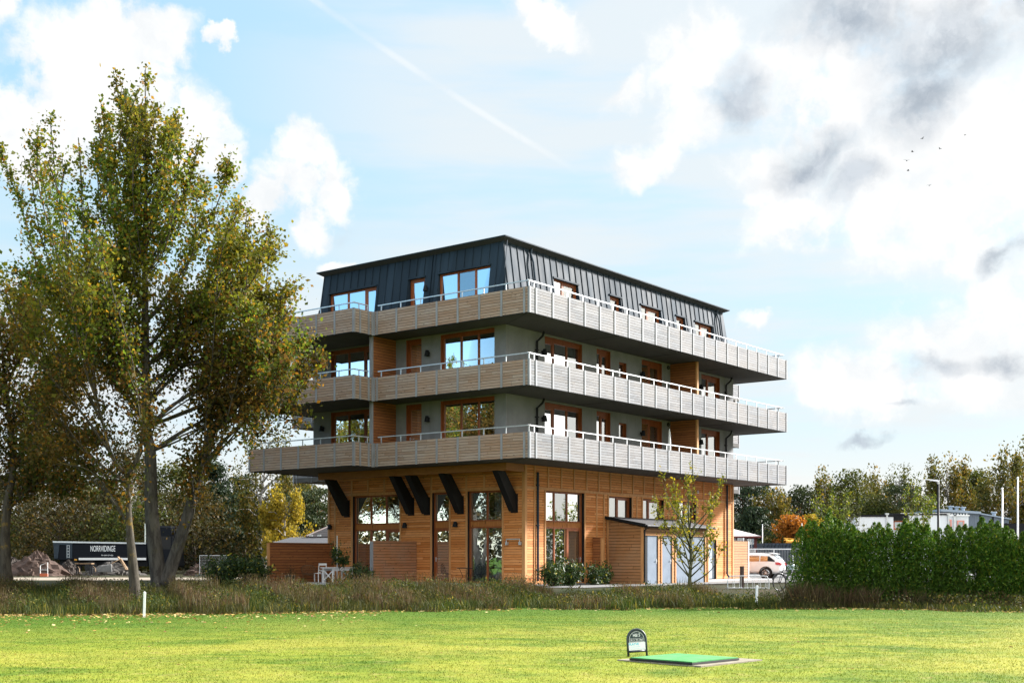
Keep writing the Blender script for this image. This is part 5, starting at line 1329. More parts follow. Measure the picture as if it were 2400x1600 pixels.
# ------------------------------------------------------------------ white marker stakes
M['stake'] = plain('stake_white', (0.82, 0.83, 0.84), .5, var=.05)
def stake(label, x, y, h, tilt):
    z = ground_z(x, y); o = thing('marker_stake', label, 'stake', (x, y, z - .1), .3, 'white stakes at the lawn edge')
    o.rotation_euler = (0, tilt, .3)
    a = MB(); a.box(-.035, .035, -.035, .035, 0, h + .1); a.build('post', M['stake'], o, bevel=.004)
    a = MB(); a.add([(-.035, -.035, h + .1), (.035, -.035, h + .1), (.035, .035, h + .1), (-.035, .035, h + .1), (0, 0, h + .125)], [(0, 1, 4), (1, 2, 4), (2, 3, 4), (3, 0, 4)]); a.build('cap', M['stake'], o)
stake('white marker stake in front of the lichen covered poplar', -10.8, 36.3, .74, .03)
stake('white marker stake before the bicycle rack, leaning slightly right', 8.72, 44.2, .72, .05)

# ------------------------------------------------------------------ golf tee: sign, mat, pavers
M['sign_green'] = plain('sign_green', (0.012, 0.032, 0.036), .35, var=.1)
M['sign_frame'] = plain('sign_frame', (0.016, 0.026, 0.036), .4, var=.15)
M['sign_white'] = plain('sign_white', (0.80, 0.82, 0.83), .5, var=.03)
M['sign_cyan'] = plain('sign_cyan', (0.05, 0.55, 0.70), .5, var=.03)
M['sign_pale'] = plain('sign_pale_blue', (0.45, 0.68, 0.74), .5, var=.03)
M['lettering'] = plain('white_lettering', (0.80, 0.82, 0.82), .5, var=.02)
def text(name, body, size, m, parent, loc, rot=(R(90), 0, 0), ext=.001, sx=1.0, align='CENTER', bold=0.0):
    cu = bpy.data.curves.new(name, 'FONT'); cu.body = body; cu.size = size; cu.align_x = align; cu.align_y = 'CENTER'; cu.extrude = ext; cu.offset = bold
    to = bpy.data.objects.new(name, cu); COL.objects.link(to)
    dg = bpy.context.evaluated_depsgraph_get(); me = bpy.data.meshes.new_from_object(to.evaluated_get(dg))
    bpy.data.objects.remove(to); bpy.data.curves.remove(cu)
    me.materials.clear(); me.materials.append(m)
    o = bpy.data.objects.new(name, me); o.location = loc; o.rotation_euler = rot; o.scale = (sx, 1, 1)
    return link(o, parent)
def golf_sign():
    zz = ground_z(2.3, 22.0)
    s = thing('tee_sign', 'small dark green arched tee sign with white panel, left of the green mat', 'sign', (2.24, 22.05, zz), R(12))
    s.rotation_euler = (R(-3), R(-3), R(12))
    W, H = .172, .30
    arch = [(-W, 0.02)] + [(-W, H - .02)] + [(-W * math.cos(math.pi * k / 18), H + .185 * math.sin(math.pi * k / 18)) for k in range(1, 18)] + [(W, H - .02), (W, 0.02)]
    f = MB(); f.tube([(x, 0, z - .06 if i in (0, len(arch) - 1) else z) for i, (x, z) in enumerate(arch)], .020, 8); f.beam((-W, 0, .095), (W, 0, .095), .02, .038); f.build('frame', M['sign_frame'], s, smooth=True)
    up = [(-W, .255), (-W, H)] + [(-W * .97 * math.cos(math.pi * k / 18), H + .175 * math.sin(math.pi * k / 18)) for k in range(1, 18)] + [(W, H), (W, .255)]
    p = MB(); p.extrude([(x, -.006, z) for x, z in up], (0, .012, 0)); p.build('upper_panel', M['sign_green'], s)
    ln = MB(); inn = [(-W * .80, .262), (-W * .80, H)] + [(-W * .80 * math.cos(math.pi * k / 18), H + .145 * math.sin(math.pi * k / 18)) for k in range(1, 18)] + [(W * .80, H), (W * .80, .262)]
    ln.tube([(x, -.007, z) for x, z in inn + inn[:1]], .0032, 4)
    for cx in (-.085, .0, .085):
        q = [(cx - .038, .278), (cx + .038, .278), (cx + .038, .325), (cx - .038, .325)]; ln.tube([(x, -.007, z) for x, z in q + q[:1]], .0022, 4)
    ln.build('lining', M['lettering'], s)
    text('lettering', 'Hål 5', .078, M['lettering'], s, (0, -.008, .378), sx=.82, bold=.0012)
    for cx, w in ((-.085, 'Par 3'), (.0, '96m'), (.085, 'Hcp 6')): text('lettering', w, .030, M['lettering'], s, (cx, -.008, .301), sx=.82, bold=.0008)
    p = MB(); p.box(-W + .016, W - .016, -.007, .007, .116, .255); p.build('lower_panel', M['sign_white'], s)
    text('lettering', 'PLATVE', .055, M['sign_cyan'], s, (-W + .02, -.0085, .222), sx=1.0, align='LEFT', bold=.001)
    ln = MB(); ln.box(-.12, .06, -.0088, -.007, .172, .180); ln.box(-.12, .13, -.0088, -.007, .140, .144); ln.build('fine_print', M['sign_pale'], s)
golf_sign()
M['mat_green'] = stained('tee_mat', (0.035, 0.185, 0.048), (0.075, 0.27, 0.085), 2.5, streak=False)
M['paver'] = boards('pavers', [(0.40, 0.36, 0.31), (0.47, 0.43, 0.37), (0.44, 0.38, 0.33)], bh=.3, seg=.3, knots=False, gap=.03, gapcol=(.16, .15, .10))
def mat_():
    zz = -.585; cx, cy = 3.05, 21.22
    o = thing('tee_paving', 'square of pale pavers laid cornerwise under the green tee mat', 'paving', (cx, cy, zz), R(45))
    m, t, b = new_mat('paver_stone'); oc = t.node('ShaderNodeTexCoord').outputs['Object']
    br = t.node('ShaderNodeTexBrick'); t.l.new(oc, br.inputs['Vector']); br.inputs['Scale'].default_value = 3.2; br.offset = 0.5; br.inputs['Mortar Size'].default_value = .018
    br.inputs['Brick Width'].default_value = 1.0; br.inputs['Row Height'].default_value = .5
    br.inputs['Color1'].default_value = (.17, .145, .105, 1); br.inputs['Color2'].default_value = (.23, .20, .155, 1); br.inputs['Mortar'].default_value = (.08, .085, .03, 1)
    t.l.new(t.mix(t.maprange(t.noise(oc, 9, 5), .4, .7, 0, .5), br.outputs['Color'], (.14, .115, .07, 1)), b.inputs['Base Color']); b.inputs['Roughness'].default_value = .9
    a = MB(); a.box(-.88, .88, -.88, .88, -.05, .008); a.build('slab', m, o)
    c = thing('tee_mat', 'bright green artificial turf tee mat with black rubber edge', 'mat', (cx - .12, cy - .18, zz + .014), R(45))
    a = MB(); a.box(-.66, .66, -.66, .66, 0, .032); a.build('base', M['black_rubber'], c)
    a = MB(); a.box(-.645, .645, -.645, .645, .032, .048); a.build('turf', M['mat_green'], c)
mat_()

# ------------------------------------------------------------------ bicycle stand, post, bicycles, car
def rack():
    o = thing('bicycle_rack', 'low galvanised bicycle rack with rounded ends, empty, behind the white stake', 'bicycle rack', ((1754 - 1200) / 2900 * 51, 51, -.13), R(3))
    f = MB(); w = .86
    loop = [(-w, 0, 0), (-w, 0, .34), (-w + .07, 0, .47), (-w + .22, 0, .53), (w - .22, 0, .53), (w - .07, 0, .47), (w, 0, .34), (w, 0, 0)]
    f.tube(spline(loop, 3).tolist(), .022, 6); f.tube([(-w, .0, .04), (w, 0, .04)], .018, 6); f.tube([(-w, .45, .03), (w, .45, .03)], .018, 6); f.tube([(-w, 0, .04), (-w, .45, .03)], .018, 6); f.tube([(w, 0, .04), (w, .45, .03)], .018, 6)
    f.build('frame', M['galv'], o)
    for k in range(6):
        x = -w + .22 + k * .27; h = MB(); h.tube([(x, 0, .50), (x, .02, .04), (x, .43, .03)], .009, 5); h.tube([(x + .07, 0, .50), (x + .07, .02, .04), (x + .07, .43, .03)], .009, 5); h.build('holder', M['galv'], o)
rack()
M['rust'] = plain('brown_post', (0.055, 0.032, 0.026), .6, var=.25)
o = thing('bollard', 'dark brown square post standing at the bicycle rack', 'bollard', ((1739 - 1200) / 2900 * 51.6, 51.6, -.13), R(20))
a = MB(); a.box(-.065, .065, -.065, .065, 0, .92); a.build('post', M['rust'], o, bevel=.006)
a = MB(); a.box(-.07, .07, -.07, .07, .92, .93); a.build('cap', M['rust'], o)

M['tyre'] = plain('tyre', (0.014, 0.014, 0.014), .75)
M['chrome'] = plain('bright_metal', (0.62, 0.63, 0.65), .25, metal=.9)
M['dull_metal'] = plain('dull_metal', (0.12, 0.125, 0.13), .45, metal=.5)
M['bike_paint'] = plain('bike_paint', (0.02, 0.022, 0.03), .35)
M['bike_bag'] = plain('pale_box', (0.60, 0.68, 0.75), .5)
def bicycle(label, loc, rz, basket):
    b = thing('bicycle', label, 'bicycle', loc, rz, 'bicycles by the hedge')
    for wx in (-.53, .53):
        w = MB(); n = 30
        w.tube([(wx + .335 * math.cos(2 * math.pi * k / n), 0, .345 + .335 * math.sin(2 * math.pi * k / n)) for k in range(n + 1)], .019, 6, caps=False); wh = w.build('wheel', M['tyre'], b)
        r = MB(); r.tube([(wx + .305 * math.cos(2 * math.pi * k / n), 0, .345 + .305 * math.sin(2 * math.pi * k / n)) for k in range(n + 1)], .010, 5, caps=False)
        for k in range(16):
            an = 2 * math.pi * k / 16; r.tube([(wx + .02 * math.cos(an + .5), .02 * (-1) ** k, .345 + .02 * math.sin(an + .5)), (wx + .3 * math.cos(an), 0, .345 + .3 * math.sin(an))], .0022, 3)
        r.lathe([(.025, -.05), (.025, .05)], 8, (wx, 0, .345), 'y'); r.build('rim', M['dull_metal'], wh)
        m = MB(); m.tube([(wx + .365 * math.cos(t_), 0, .345 + .365 * math.sin(t_)) for t_ in np.linspace(.3 if wx > 0 else .5, 2.4 if wx > 0 else 3.1, 14)], .024, 5); m.build('mudguard', M['bike_paint'], b)
    f = MB()
    for p in ([(-.53, .05, .345), (-.08, 0, .30)], [(-.53, -.05, .345), (-.08, 0, .30)], [(-.53, .05, .345), (-.2, 0, .78)], [(-.53, -.05, .345), (-.2, 0, .78)]): f.tube(p, .011, 6)
    f.tube([(-.08, 0, .30), (-.2, 0, .80)], .018, 7); f.tube([(-.08, 0, .30), (.36, 0, .72)], .02, 7); f.tube([(-.19, 0, .74), (.35, 0, .82)], .017, 7); f.tube([(.33, 0, .90), (.39, 0, .66)], .022, 7)
    f.tube([(.39, .05, .66), (.53, .05, .345)], .012, 6); f.tube([(.39, -.05, .66), (.53, -.05, .345)], .012, 6)
    f.build('frame', M['bike_paint'], b)
    h = MB(); h.tube([(.33, 0, .9), (.30, 0, 1.06)], .014, 6); h.tube([(.12, -.29, 1.04), (.24, -.28, 1.06), (.31, -.12, 1.08), (.31, .12, 1.08), (.24, .28, 1.06), (.12, .29, 1.04)], .012, 6); h.tube([(.06, -.29, 1.03), (.16, -.29, 1.05)], .018, 6); h.tube([(.06, .29, 1.03), (.16, .29, 1.05)], .018, 6)
    h.build('handlebar', M['bike_paint'], b)
    s = MB(); s.tube([(-.2, 0, .8), (-.22, 0, .93)], .013, 6); s.add([(-.36, -.09, .95), (-.36, .09, .95), (-.1, .025, .955), (-.1, -.025, .955), (-.36, -.09, .99), (-.36, .09, .99), (-.08, .02, .985), (-.08, -.02, .985)], [(0, 1, 2, 3), (4, 5, 6, 7), (0, 1, 5, 4), (1, 2, 6, 5), (2, 3, 7, 6), (3, 0, 4, 7)])
    s.build('saddle', M['tyre'], b)
    c = MB(); c.lathe([(.09, -.03), (.095, -.025), (.09, -.02)], 18, (-.08, 0, .30), 'y'); c.tube([(-.08, -.06, .30), (.02, -.06, .16)], .009, 5); c.tube([(-.08, .06, .30), (-.18, .06, .44)], .009, 5); c.box(-.03, .07, -.16, -.07, .15, .175); c.box(-.23, -.13, .07, .16, .43, .455)
    c.build('crank', M['dull_metal'], b)
    k = MB(); k.tube([(-.75, .06, .74), (-.32, .06, .74)], .008, 5); k.tube([(-.75, -.06, .74), (-.32, -.06, .74)], .008, 5); k.tube([(-.7, .06, .74), (-.53, .06, .345)], .007, 4); k.tube([(-.7, -.06, .74), (-.53, -.06, .345)], .007, 4); k.build('carrier', M['dull_metal'], b)
    if basket:
        q = MB(); q.box(.36, .62, -.17, .17, .84, 1.04); q.build('front_box', M['bike_bag'], b, bevel=.02)
bicycle('dark bicycle nearest the rack with its front wheel fully visible', ((1851 - 1200) / 2900 * 48.2, 48.2, -.14), R(-150), False)
bicycle('dark bicycle with pale front box, half hidden by the hedge', ((1878 - 1200) / 2900 * 47.5, 47.5, -.15), R(-146), True)

M['car_paint'] = plain('white_car_paint', (0.82, 0.83, 0.84), .22, var=.03, spec=.6)
M['car_glass'] = glassmat('car_glass', .28, (0.12, 0.14, 0.15))
M['lamp_red'] = plain('tail_lamp', (0.45, 0.012, 0.014), .2)
def car():
    c = thing('parked_car', 'white estate car parked beyond the boarded screen, rear end showing', 'car', (14.4, 76.2, -.11), R(180 - 24))
    # stations along x (front +): half-width profile heights: sill, shoulder, belt, roof edge, roof
    ST = [(-2.32, .42, .62, .80, .90, .92, .62, .74), (-2.22, .30, .66, .92, 1.06, 1.10, .70, .80), (-1.95, .27, .68, .98, 1.34, 1.40, .72, .84), (-1.55, .26, .68, 1.0, 1.43, 1.49, .72, .87), (-.9, .25, .68, .99, 1.46, 1.52, .72, .89), (0, .25, .67, .97, 1.46, 1.52, .72, .90),
          (.55, .25, .67, .96, 1.40, 1.46, .70, .90), (1.0, .25, .66, .95, 1.18, 1.22, .66, .89), (1.35, .26, .65, .93, .97, .99, .72, .88), (1.9, .28, .62, .84, .88, .90, .70, .84), (2.25, .34, .58, .70, .74, .76, .62, .74), (2.36, .42, .55, .62, .64, .66, .5, .62)]
    def ring(s):
        x, zs, zm, zb, ze, zr, we, wb = s
        half = [(wb - .05, zs), (wb, (zs + zm) / 2), (wb + .012, zm), (wb - .03, zb), (we, ze), (we * .55, zr), (0, zr + .012)]
        return [(x, -y, z) for y, z in half] + [(x, y, z) for y, z in reversed(half[:-1])]
    b = MB(); n = len(ring(ST[0]))
    for s in ST: b.v += ring(s)
    for i in range(len(ST) - 1):
        for j in range(n - 1): b.f.append((i * n + j, i * n + j + 1, (i + 1) * n + j + 1, (i + 1) * n + j))
        b.f.append((i * n + n - 1, i * n, (i + 1) * n, (i + 1) * n + n - 1))
    b.f.append(tuple(range(n))); b.f.append(tuple((len(ST) - 1) * n + j for j in reversed(range(n))))
    body = b.build('body', M['car_paint'], c, smooth=False)
    sd = body.modifiers.new('round', 'SUBSURF'); sd.levels = 2; sd.render_levels = 2
    for p in body.data.polygons: p.use_smooth = True
    for sgn in (-1, 1):
        g = MB()
        def side(x, f):
            i = 0
            while i < len(ST) - 2 and not (ST[i][0] <= x <= ST[i + 1][0]): i += 1
            a, q = ST[i], ST[i + 1]; t = (x - a[0]) / (q[0] - a[0]); v = [a[k] + (q[k] - a[k]) * t for k in range(8)]
            return (x, sgn * ((v[7] - .03) + (v[6] - v[7] + .03) * f + .012), v[3] + (v[4] - v[3]) * f)
        for (xa, xb) in ((-1.95, -1.08), (-1.02, -.08), (-.02, .72)):
            k = 8
            for i in range(k):
                x0, x1 = xa + (xb - xa) * i / k, xa + (xb - xa) * (i + 1) / k
                f0 = .82 * min(1, .35 + (x0 + 1.95) * 2.0) if xa < -1.5 else .82; f1 = .82 * min(1, .35 + (x1 + 1.95) * 2.0) if xa < -1.5 else .82
                g.quad(side(x0, .10), side(x1, .10), side(x1, f1), side(x0, f0))
        g.build('side_window', M['car_glass'], c)
        tl = MB(); tl.hexa([(-2.34, sgn * .80, .80), (-2.02, sgn * .865, .84), (-2.02, sgn * .80, .86), (-2.36, sgn * .45, .82), (-2.26, sgn * .77, .98), (-1.98, sgn * .84, .97), (-1.98, sgn * .78, .99), (-2.28, sgn * .45, .95)]); tl.build('tail_lamp', M['lamp_red'], c)
        h = MB(); h.box(-.30, -.12, sgn * .895 - .012, sgn * .895 + .012, .86, .885); h.box(-1.18, -1.0, sgn * .885 - .012, sgn * .885 + .012, .87, .895); h.build('door_handle', M['car_paint'], c)
        for wx in (-1.42, 1.36):
            w = MB(); w.lathe([(.21, -.10), (.30, -.11), (.33, -.08), (.33, .08), (.30, .11), (.21, .10)], 28, (wx, sgn * .80, .33), 'y'); wh = w.build('wheel', M['tyre'], c)
            r = MB(); yo = sgn * .905
            r.lathe([(.205, -.015), (.225, .0), (.205, .012)], 28, (wx, yo, .33), 'y'); r.lathe_s((wx, yo, .33), .05, .02, .05, 10, 4)
            for k in range(10):
                an = 2 * math.pi * k / 10; r.beam((wx + .03 * math.cos(an), yo, .33 + .03 * math.sin(an)), (wx + .21 * math.cos(an), yo, .33 + .21 * math.sin(an)), .02, .035, (0, 1, 0))
            r.build('rim', M['chrome'], wh)
            ar = MB(); ar.tube([(wx + .375 * math.cos(q), sgn * .885, .33 + .375 * math.sin(q)) for q in np.linspace(-.25, math.pi + .25, 16)], .035, 6); ar.lathe([(0, 0), (.37, 0)], 24, (wx, sgn * .875, .33), 'y'); ar.build('wheel_arch', M['black_rubber'], c)
    g = MB(); g.quad((-2.13, -.60, 1.16), (-2.13, .60, 1.16), (-1.78, .56, 1.435), (-1.78, -.56, 1.435)); 
    for i, v in enumerate(g.v): g.v[i] = (v[0] - .045, v[1], v[2] + .02)
    g.build('rear_window', M['car_glass'], c)
    sp = MB(); sp.hexa([(-1.98, -.6, 1.47), (-1.98, .6, 1.47), (-1.6, .6, 1.53), (-1.6, -.6, 1.53), (-2.0, -.6, 1.49), (-2.0, .6, 1.49), (-1.6, .6, 1.55), (-1.6, -.6, 1.55)]); sp.build('roof_spoiler', M['car_paint'], c)
    bp = MB(); bp.box(-2.38, -2.2, -.70, .70, .30, .46); bp.build('bumper', M['black_rubber'], c, bevel=.03)
    rl = MB()
    for sgn in (-1, 1): rl.tube([(-1.7, sgn * .62, 1.50), (-1.5, sgn * .62, 1.56), (.3, sgn * .62, 1.56), (.5, sgn * .62, 1.49)], .016, 6)
    rl.build('roof_rail', M['chrome'], c)
car()

# ------------------------------------------------------------------ things beyond the car park
def X(px, y): return (px - 1200) / 2900 * y
def Z(py, y): return 1.176 + (1305 - py) * y / 2900
M['cream'] = boards('white_boarding', [(0.68, 0.68, 0.68), (0.74, 0.74, 0.75)], bh=.16, seg=30, vertical=True, knots=False, gap=.06, gapcol=(.42, .42, .42))
M['roof_pale'] = plain('pale_sheet_roof', (0.60, 0.55, 0.53), .5)
M['oxblood'] = plain('oxblood_trim', (0.13, 0.025, 0.02), .6)
def cottage():
    d = 100; c = thing('cottage', 'small white boarded house with dark red corners, behind the white car', 'house', (X(1714, d), d, -.12))
    w = MB(); w.box(-3.4, X(1773, d) - X(1714, d), 0, 7, 0, 2.95); ww = w.build('wall', M['cream'], c)
    xe = X(1773, d) - X(1714, d)
    k = MB(); k.box(xe - .12, xe + .03, -.03, .12, 0, 2.95); k.box(-3.4, xe + .1, -.03, 0, 2.85, 2.97); k.build('corner_board', M['oxblood'], c)
    r = MB(); ox = xe + .35; r.add([(-3.8, -.45, 2.88), (ox, -.45, 2.88), (ox, 7.4, 2.88), (-3.8, 7.4, 2.88), (-1.6, 2.0, 4.2), (-.6, 2.0, 3.9), (-.6, 5, 3.9), (-1.6, 5, 4.2), (-3.8, -.45, 2.98), (ox, -.45, 2.98), (ox, 7.4, 2.98), (-3.8, 7.4, 2.98)],
                [(0, 1, 2, 3), (0, 1, 9, 8), (1, 2, 10, 9), (2, 3, 11, 10), (3, 0, 8, 11), (8, 9, 5, 4), (9, 10, 6, 5), (10, 11, 7, 6), (11, 8, 4, 7), (4, 5, 6, 7)]); rr = r.build('roof', M['roof_pale'], c)
    f = MB(); f.beam((-3.8, -.47, 2.93), (ox, -.47, 2.93), .05, .13); f.build('eaves_board', M['oxblood'], rr)
    for (a, b, z0, z1, nx) in ((X(1728, d), X(1745, d), 2.5, 2.85, 4), (X(1751.5, d), X(1767, d), 2.03, 2.78, 3)):
        a -= X(1714, d); b -= X(1714, d)
        f = MB(); f.box(a - .07, b + .07, -.05, -.005, z0 - .07, z0); f.box(a - .07, b + .07, -.05, -.005, z1, z1 + .07); f.box(a - .07, a, -.05, -.005, z0, z1); f.box(b, b + .07, -.05, -.005, z0, z1); wf = f.build('window', M['oxblood'], c)
        p = MB(); p.box(a, b, -.02, -.01, z0, z1); p.build('pane', M['glass'], wf)
        b_ = MB()
        for i in range(1, nx): xx = a + (b - a) * i / nx; b_.box(xx - .02, xx + .02, -.035, -.022, z0, z1)
        b_.box(a, b, -.037, -.022, (z0 + z1) / 2 - .02, (z0 + z1) / 2 + .02); b_.build('glazing_bar', M['white'], wf)
cottage()
M['container'] = boards('corrugated_blue', [(0.028, 0.042, 0.062), (0.036, 0.052, 0.075)], bh=.28, seg=30, vertical=True, knots=False, gap=.2, gapcol=(.008, .012, .02), rough=.5)
M['tarp'] = plain('yellow_tarpaulin', (0.70, 0.33, 0.02), .5, var=.15)
d = 94; c = thing('skip_container', 'long dark blue corrugated container behind the white car', 'container', (X(1789, d), d, -.12))
ln = X(1935, d) - X(1789, d)
a = MB(); a.box(0, ln, 0, 2.4, 0, 2.32); a.build('body', M['container'], c)
a = MB()
for i in range(int(ln / .42)): a.box(.1 + i * .42, .24 + i * .42, -.05, -.002, .1, 2.2)
a.box(-.03, ln + .03, -.07, 2.43, 2.2, 2.36); a.build('rib', M['container'], c)
def tarp():
    y = 94.8; o = thing('yellow_cover', 'bright yellow folded cover lying on the blue container', 'cover', (X(1838, y), y, 2.24))
    xs = np.linspace(0, 1.75, 12); mb = MB()
    for i, x in enumerate(xs):
        h = .25 + .07 * math.sin(i * 1.9) - .10 * (i > 8)
        for (yy, zz) in ((-.45, .02), (-.48, h * .55), (-.3, h), (.4, h * .9), (.5, .02)): mb.v.append((x + .05 * math.sin(i * 3 + zz * 9), yy + .05 * math.sin(i * 2.2), zz))
    for i in range(11):
        for j in range(4): mb.f.append((i * 5 + j, i * 5 + j + 1, i * 5 + j + 6, i * 5 + j + 5))
    mb.build('sheet', M['tarp'], o, smooth=True)
    r = MB(); r.tube([(-.15, -.52, .38), (.7, -.52, .30), (1.85, -.50, .28)], .05, 6); r.build('rolled_edge', M['tarp'], o)
tarp()
def pole(label, px, y, ztop, r, grp, kind='flagpole', cat='pole'):
    o = thing(kind, label, cat, (X(px, y), y, -.13), group=grp)
    a = MB(); a.tube([(0, 0, 0), (0, 0, ztop * .5), (0, 0, ztop)], [r * 1.25, r, r * .7], 10); a.build('mast', M['white'], o, smooth=True)
    a = MB(); a.lathe_s((0, 0, ztop + r), r * 1.3, r * 1.3, r * 1.3, 10, 6); a.build('finial', M['white'], o)
    a = MB(); a.lathe([(0, 0), (r * 2.6, 0), (r * 2.6, .08), (0, .08)], 12); a.build('foot_plate', M['galv'], o)
pole('shorter white pole beside the small white house', 1787, 96, Z(1226, 96), .035, 'thin white poles by the container', 'marker_pole')
pole('white pole standing at the hedge end above the yellow cover', 1879.5, 92, Z(1224, 92), .035, 'thin white poles by the container', 'marker_pole')
pole('shorter left flagpole of the pair right of the grey hall', 2349.5, 84, Z(1142, 84), .06, 'flagpoles at the right edge')
pole('taller right flagpole at the picture edge', 2385.5, 82, Z(1117, 82), .06, 'flagpoles at the right edge')
def railing():
    y = 86; o = thing('guard_rail', 'grey tubular guard rail between white car and blue container', 'railing', (X(1756, y), y, -.12)); w = X(1905, y) - X(1756, y)
    a = MB(); a.tube([(0, 0, 1.85), (w, 0, 1.85)], .04, 8); a.build('top_rail', M['galv'], o)
    for k in range(4):
        a = MB(); xx = .4 + k * 1.32; a.box(xx - .05, xx + .05, -.04, .04, 0, 1.83); a.build('post', M['galv'], o)
    a = MB()
    for k in range(int(w / .11)): a.box(k * .11, k * .11 + .012, -.006, .006, .25, 1.82)
    a.build('mesh_panel', M['galv'], o)
railing()
M['cabin_white'] = plain('cabin_white', (0.66, 0.70, 0.73), .5, var=.05, scale=1.5)
M['orange'] = plain('orange_frame', (0.62, 0.14, 0.05), .5)
M['pink'] = plain('salmon_frame', (0.60, 0.24, 0.19), .5)
def cabins():
    d = 82; o = thing('site_cabin', 'row of white site cabins with dark flat roof and orange window frames above the hedge', 'cabin', (X(2008, d), d, -.12)); x = lambda px: X(px, d) - X(2008, d); z = lambda py: Z(py, d) + .12
    w = MB(); w.box(0, x(2094), 0, 3, 0, z(1210.5)); w.box(x(2129), x(2224), 0, 3, 0, z(1206.5)); w.box(x(2094), x(2129), .7, 3, 0, z(1206)); w.box(x(2224), x(2283), 1.0, 3.4, 0, z(1207)); w.build('wall', M['cabin_white'], o)
    r = MB(); r.box(-.05, x(2100), -.06, 3.1, z(1210.5), z(1206)); r.box(x(2094), x(2224), -.06, 3.1, z(1206.5), z(1202)); r.box(x(2094), x(2129), -.02, .1, z(1218), z(1206.5)); r.build('roof', M['blackmetal'], o)
    f = MB(); f.box(x(2110), x(2225), -.09, -.06, z(1203), z(1202)); f.box(x(2220), x(2284), .85, 1.0, z(1207.5), z(1205)); 
    for k in range(8): f.box(x(2228 + k * 7), x(2229.4 + k * 7), .88, .92, z(1205), z(1201.5))
    f.build('roof_rail', M['white'], o)
    for px in (2078, 2148, 2222):
        p = MB(); p.box(x(px) - .05, x(px) + .05, -.12, -.01, 0, z(1204)); p.box(x(px) - .11, x(px) + .11, -.16, -.0, z(1206), z(1202)); p.build('downpipe', M['galv'], o)
    for (a, b, y0, zt, zb, m) in ((2100, 2127, .62, 1219, 1240, 'orange'), (2229, 2242, .93, 1216, 1240, 'pink'), (2255, 2272, .93, 1218, 1240, 'pink')):
        q = MB(); t = .09; xa, xb, z0, z1 = x(a), x(b), z(zb), z(zt)
        q.box(xa, xa + t, y0 - .03, y0 + .05, z0, z1); q.box(xb - t, xb, y0 - .03, y0 + .05, z0, z1); q.box(xa + t, xb - t, y0 - .03, y0 + .05, z1 - t, z1); q.box(xa + t, xb - t, y0 - .03, y0 + .05, z0, z0 + t); wf = q.build('window', M[m], o)
        p = MB(); p.box(xa + t, xb - t, y0, y0 + .02, z0 + t, z1 - t); p.build('pane', M['glass'], wf)
    v = MB(); v.box(x(2246), x(2252), .85, 1.0, 0, z(1205)); v.build('downpipe', M['galv'], o)
cabins()
M['hall'] = boards('blue_grey_sheet', [(0.16, 0.20, 0.25), (0.19, 0.235, 0.29)], bh=.4, seg=40, vertical=True, knots=False, gap=.04, gapcol=(.10, .13, .17), rough=.5)
M['hall_roof'] = plain('hall_roof', (0.27, 0.33, 0.40), .45, var=.06, scale=.6)
def hall():
    d = 104; o = thing('sports_hall', 'large blue grey sheet metal hall with low pitched roof behind the site cabins', 'hall', (X(2206, d), d, -.12)); x = lambda px: X(px, d) - X(2206, d); z = lambda py: Z(py, d) + .12
    w = MB(); w.extrude([(0, 0, 0), (x(2297), 0, 0), (x(2297), 0, z(1204)), (0, 0, z(1198))], (0, 14, 0)); w.extrude([(x(2297), .3, 0), (x(2368), .3, 0), (x(2368), .3, z(1216)), (x(2297), .3, z(1203))], (0, 12, 0)); w.build('wall', M['hall'], o)
    r = MB(); r.extrude([(-.1, -.25, z(1198)), (x(2297), -.25, z(1204)), (x(2297), -.25, z(1198.5)), (-.1, -.25, z(1192.5))], (0, 14.5, 0)); r.extrude([(x(2297), .1, z(1204)), (x(2372), .1, z(1217)), (x(2372), .1, z(1214.5)), (x(2297), .1, z(1201))], (0, 12.5, 0)); rr = r.build('roof', M['hall_roof'], o)
    for px, py in ((2234, 1194), (2248, 1195.5), (2263, 1196.5), (2336, 1208)):
        v = MB(); v.lathe([(.16, 0), (.16, .25), (.26, .27), (.26, .34), (0, .36)], 10, (x(px), .6, z(py))); v.build('roof_vent', M['hall_roof'], rr)
    t = MB()
    for px in (2297, 2330, 2352): t.box(x(px) - .06, x(px) + .06, .22 if px > 2300 else -.06, .30 if px > 2300 else 0, 0, z(1206 + (px - 2297) * .15))
    t.build('flashing', M['blackmetal'], o)
hall()
d = 88; o = thing('boundary_fence', 'dark low board fence under the flagpoles behind the hedge', 'fence', (X(2290, d), d, -.12))
a = MB(); a.box(0, 8, 0, .05, 0, Z(1226, d) + .12); a.build('boarding', M['blackmetal'], o)
a = MB(); [a.box(k * 2, k * 2 + .1, -.08, 0, 0, Z(1225, d) + .12) for k in range(5)]; a.build('post', M['blackmetal'], o)
def street_lamp():
    d = 72; o = thing('street_lamp', 'black street lamp with flat head reaching left, above the hedge', 'street lamp', (X(2199, d), d, -.13))
    h = Z(1129, d) + .13
    a = MB(); a.tube([(0, 0, 0), (0, 0, 1.2), (0, 0, 1.25), (0, 0, h)], [.10, .10, .075, .06], 12); a.build('pole', M['blackmetal'], o, smooth=True)
    a = MB(); a.tube([(0, 0, h - .12), (0, 0, h + .02), (-.10, 0, h + .08)], [.07, .075, .05], 10); a.build('bracket', M['galv'], o)
    a = MB(); a.hexa([(-.72, -.10, h + .14), (-.05, -.14, h + .02), (-.05, .14, h + .02), (-.72, .10, h + .14), (-.70, -.07, h + .17), (-.02, -.10, h + .11), (-.02, .10, h + .11), (-.70, .07, h + .17)]); a.build('lamp_head', M['galv'], o)
street_lamp()

